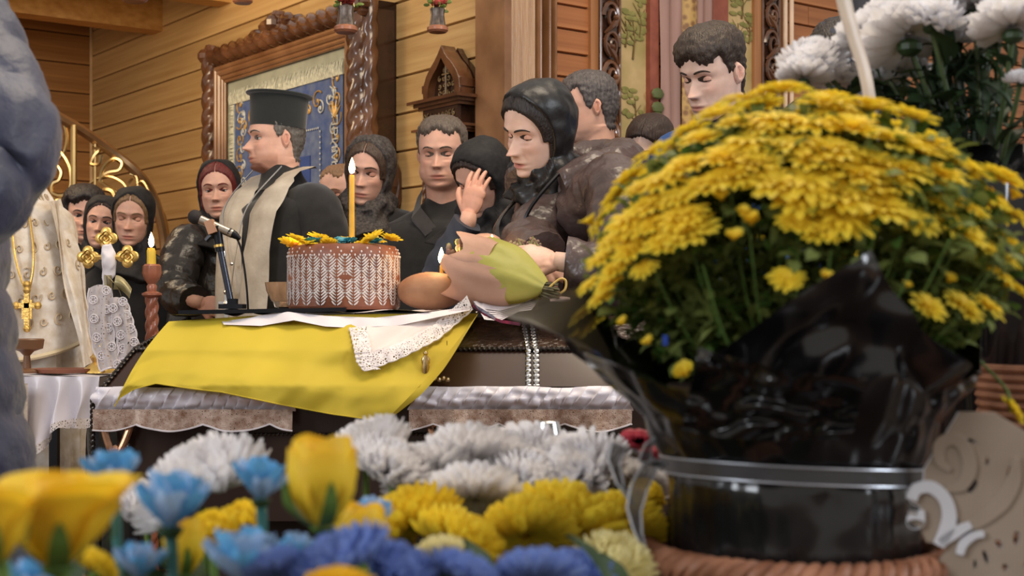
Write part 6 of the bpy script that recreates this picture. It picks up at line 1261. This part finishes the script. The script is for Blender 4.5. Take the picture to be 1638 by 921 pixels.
me = curve_solid([outl]+holes, .0045, .0008); pm = mat('grey_beige_mdf', sr(160, 144, 128), .6, col2=sr(140, 124, 108), vs=10); me.materials.append(pm); o = link('panel_sheet', me, fp); o.rotation_euler = (pi/2, 0, 0)
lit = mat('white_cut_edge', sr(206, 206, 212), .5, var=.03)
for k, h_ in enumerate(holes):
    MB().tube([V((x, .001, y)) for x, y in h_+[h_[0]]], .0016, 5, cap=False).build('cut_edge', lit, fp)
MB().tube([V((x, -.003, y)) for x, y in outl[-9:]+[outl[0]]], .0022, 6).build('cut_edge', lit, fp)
def strip2d(pts, ws):
    q = []; 
    for k in range(len(pts)-1):
        for t in range(5):
            t /= 5; p0, p1, p2, p3 = [V(pts[max(0, min(len(pts)-1, k+m_))]) for m_ in (-1, 0, 1, 2)]; q.append((.5*(2*p1+(p2-p0)*t+(2*p0-5*p1+4*p2-p3)*t*t+(3*p1-p0-3*p2+p3)*t**3), ws[k]*(1-t)+ws[k+1]*t))
    q.append((V(pts[-1]), ws[-1])); L_, R_ = [], []
    for k, (p, w_) in enumerate(q):
        tn = (q[min(k+1, len(q)-1)][0]-q[max(k-1, 0)][0]).normalized(); n_ = V((-tn.y, tn.x)); L_.append(p+n_*w_); R_.append(p-n_*w_)
    return [pt(*p) for p in L_+R_[::-1]]
for nm, mm, pts, ws, dy in (('white_scroll', lit, [(1462, 800), (1470, 784), (1492, 780), (1512, 796), (1520, 822), (1516, 848), (1504, 872)], [8, 8, 9, 9, 10, 11, 8], -.007), ('white_scroll', lit, [(1462, 826), (1464, 838), (1474, 836), (1478, 818)], [5, 9, 8, 3], -.007), ('white_scroll', lit, [(1506, 868), (1528, 852), (1552, 838)], [7, 8, 5], -.007),
    ('raised_scroll', pm, [(1545, 842), (1570, 828), (1600, 800), (1618, 765), (1622, 730)], [6, 10, 12, 10, 4], -.005), ('raised_scroll', pm, [(1522, 752), (1506, 738), (1506, 712), (1524, 702), (1542, 712), (1552, 745), (1540, 775), (1515, 782)], [3, 7, 9, 9, 9, 10, 9, 4], -.005), ('white_scroll', lit, [(1536, 885), (1542, 868), (1558, 855), (1572, 852)], [5, 6, 5, 4], -.007)):
    me = curve_solid([strip2d(pts, ws)], .003, .0006); me.materials.append(mm); o = link(nm, me, fp, (0, dy, 0)); o.rotation_euler = (pi/2, 0, 0)
# ---------------------------------------------------------------- silver cone (lantern neck) behind the white flowers
cn_ = thing('silver_cone', 'silver cone with blue and yellow bands and lettering rising behind the white flowers', 'container', P(876, 735, 1.95)); H_ = S(62, 1.95)
rr_ = S(27, 1.95)
MB().lathe([(rr_*1.12, 0), (rr_*1.0, H_*.42), (rr_*.98, H_*.5)], n=32).build('yellow_band', mat('yellow_label', sr(224, 196, 60), .4), cn_); MB().lathe([(rr_*.99, H_*.5), (rr_*.95, H_*.58)], n=32).build('blue_band', mat('blue_label', sr(70, 130, 170), .4), cn_)
MB().lathe([(rr_*.95, H_*.58), (rr_*.68, H_*.98), (rr_*.62, H_*1.0), (0, H_*1.0)], n=32).build('metal_cone', silver, cn_); MB().lathe([(rr_*1.12, -.0), (rr_*1.15, -.02), (rr_*1.15, TZ-cn_.location.z)], n=32).build('body', mat('yellow_label', sr(224, 196, 60)), cn_)
me = text_mesh('BI', rr_*.62, .0006); me.materials.append(wick_bk); o = link('lettering', me, cn_, (rr_*.05, -rr_*.86, H_*.79)); o.rotation_euler = (R(64), 0, 0)
# ---------------------------------------------------------------- white chrysanthemums upper right
W2 = [(1300, 100, 2.0, 85, 'white chrysanthemum at the far left of the upper right bunch'), (1305, 55+35, 2.02, 70, 'white chrysanthemum top left beside the dark head'), (1285, 122, 1.98, 70, 'lowest white chrysanthemum at the left of the upper right bunch'), (1390, 60, 2.0, 90, 'white chrysanthemum just right of the white stick'), (1455, 55, 1.9, 130, 'largest white chrysanthemum of the upper right bunch'), (1425, 20, 2.0, 80, 'white chrysanthemum on top right of the white stick'), (1490, 30, 1.85, 90, 'white chrysanthemum right of the largest one'), (1560, 8, 1.9, 130, 'white chrysanthemum at the top edge of the upper right bunch'), (1620, 40, 1.8, 110, 'white chrysanthemum cut by the right edge near the top'), (1400, 128, 2.02, 80, 'white chrysanthemum behind the foot of the white stick'), (1440, 110, 2.0, 70, 'white chrysanthemum under the largest one'), (1345, 130, 2.05, 60, 'shaded white chrysanthemum left of the white stick foot'), (1632, 128, 1.8, 40, 'small white bud at the right edge'), (1520, 65, 1.95, 80, 'cream-shaded white chrysanthemum in the middle of the stems')]
wd2 = [mum(80, 1.0, s_, .8, .36, 1.1, .35, -.35).mesh('flower_head', petal_w) for s_ in (21, 22)]
for i, (x, y, d, w_, lb) in enumerate(W2):
    c = P(x, y, d); r = S(w_, d)/2*1.3; t = thing('white_chrysanthemum', lb, 'flower', c, group='white chrysanthemums at the upper right'); link('flower_head', wd2[i % 2], t, None, (rnd.uniform(-.2, .5), rnd.uniform(-.3, .3), i), r*1.05)
    e_ = P(1560+(x-1450)*.12, 330, 1.95)-c; MB().tube([V((0, 0, -r*.2)), V((e_.x*.3, e_.y*.3, e_.z*.35)), e_], [.004, .0032, .0035], 7, sm=6).build('stem', mat('grey_green_stem', sr(70, 86, 54), .5, var=.2, vs=30), t); MB().ball((0, 0, -r*.25), (r*.25, r*.25, r*.18), 10).build('calyx', leafd, t)
    for k in range(3): q = .25+.2*k; link('leaf', lf_me, t, (e_.x*q, e_.y*q, e_.z*q), (rnd.uniform(-.6, .6), rnd.uniform(-.8, .5), rnd.uniform(0, 6)), rnd.uniform(.9, 1.5))
dk_ = MB()
for k in range(260):
    px = rnd.gauss(1540, 55); py = rnd.uniform(90, 290); c = P(px+.1*(py-150), py, rnd.uniform(1.85, 2.1)); q = leaf_shape(rnd.uniform(.035, .07), .008, .3).xf(Matrix.Translation(c) @ Matrix.Rotation(rnd.uniform(0, 6.3), 4, 'Z') @ Matrix.Rotation(rnd.uniform(-1.5, .4), 4, 'Y')); dk_.add(q.v, q.f)
for k in range(26): px = 1450+rnd.random()*170; dk_.tube([P(px, 70+rnd.random()*40, 1.95), P(px*.6+1560*.4, 190, 1.95), P(1560+rnd.uniform(-20, 20), 330, 1.95)], .0028, 5, sm=4)
tag(dk_.build('stem_foliage', leafd, None, smooth=True), 'dark green stems and leaves under the upper right white flowers', 'foliage', kind='stuff')
bv = thing('black_wrapped_bunch', 'black wrapping around the white flower bunch at the right edge behind the bush', 'wrapping', P(1575, 640, 2.0))
MB().lathe([(.05, TZ-1.1+.14+.0), (.07, 0), (.11, .18), (.13, .30), (.105, .36), (.02, .33)], n=60, mod=lambda q, z: 1+.06*sin(q*9+z*20)+.04*sin(q*17)).build('film', bkfilm, bv, smooth=True)
wsk = MB().tube([P(1338, -60, 1.72), P(1352, 10, 1.72), P(1366, 60, 1.72), P(1390, 152, 1.72), P(1400, 330, 1.76), P(1405, 1008, 1.76)], [.0125, .0122, .0108, .010, .010, .010], 10, sm=6, flat=.7).build('white_stick', mat('ivory_stick', sr(212, 196, 180), .4)); tag(wsk, 'ivory white flat stick standing in front of the white flowers', 'stick')
wb = thing('background_wicker', 'brown wicker basket glimpsed behind the bush at the right edge', 'basket', P(1700, 1000, 1.9)); zt_ = P(0, 575, 1.9).z-wb.location.z
for k in range(int(zt_/.0125)): MB().tube([((.085+.002*k*.5+.003*sin(i*pi+k*pi))*cos(i*pi/20), (.085+.001*k+.003*sin(i*pi+k*pi))*sin(i*pi/20), .006+k*.0125) for i in range(41)], .0063, 6, cap=False).build('weave_row', wick, wb)
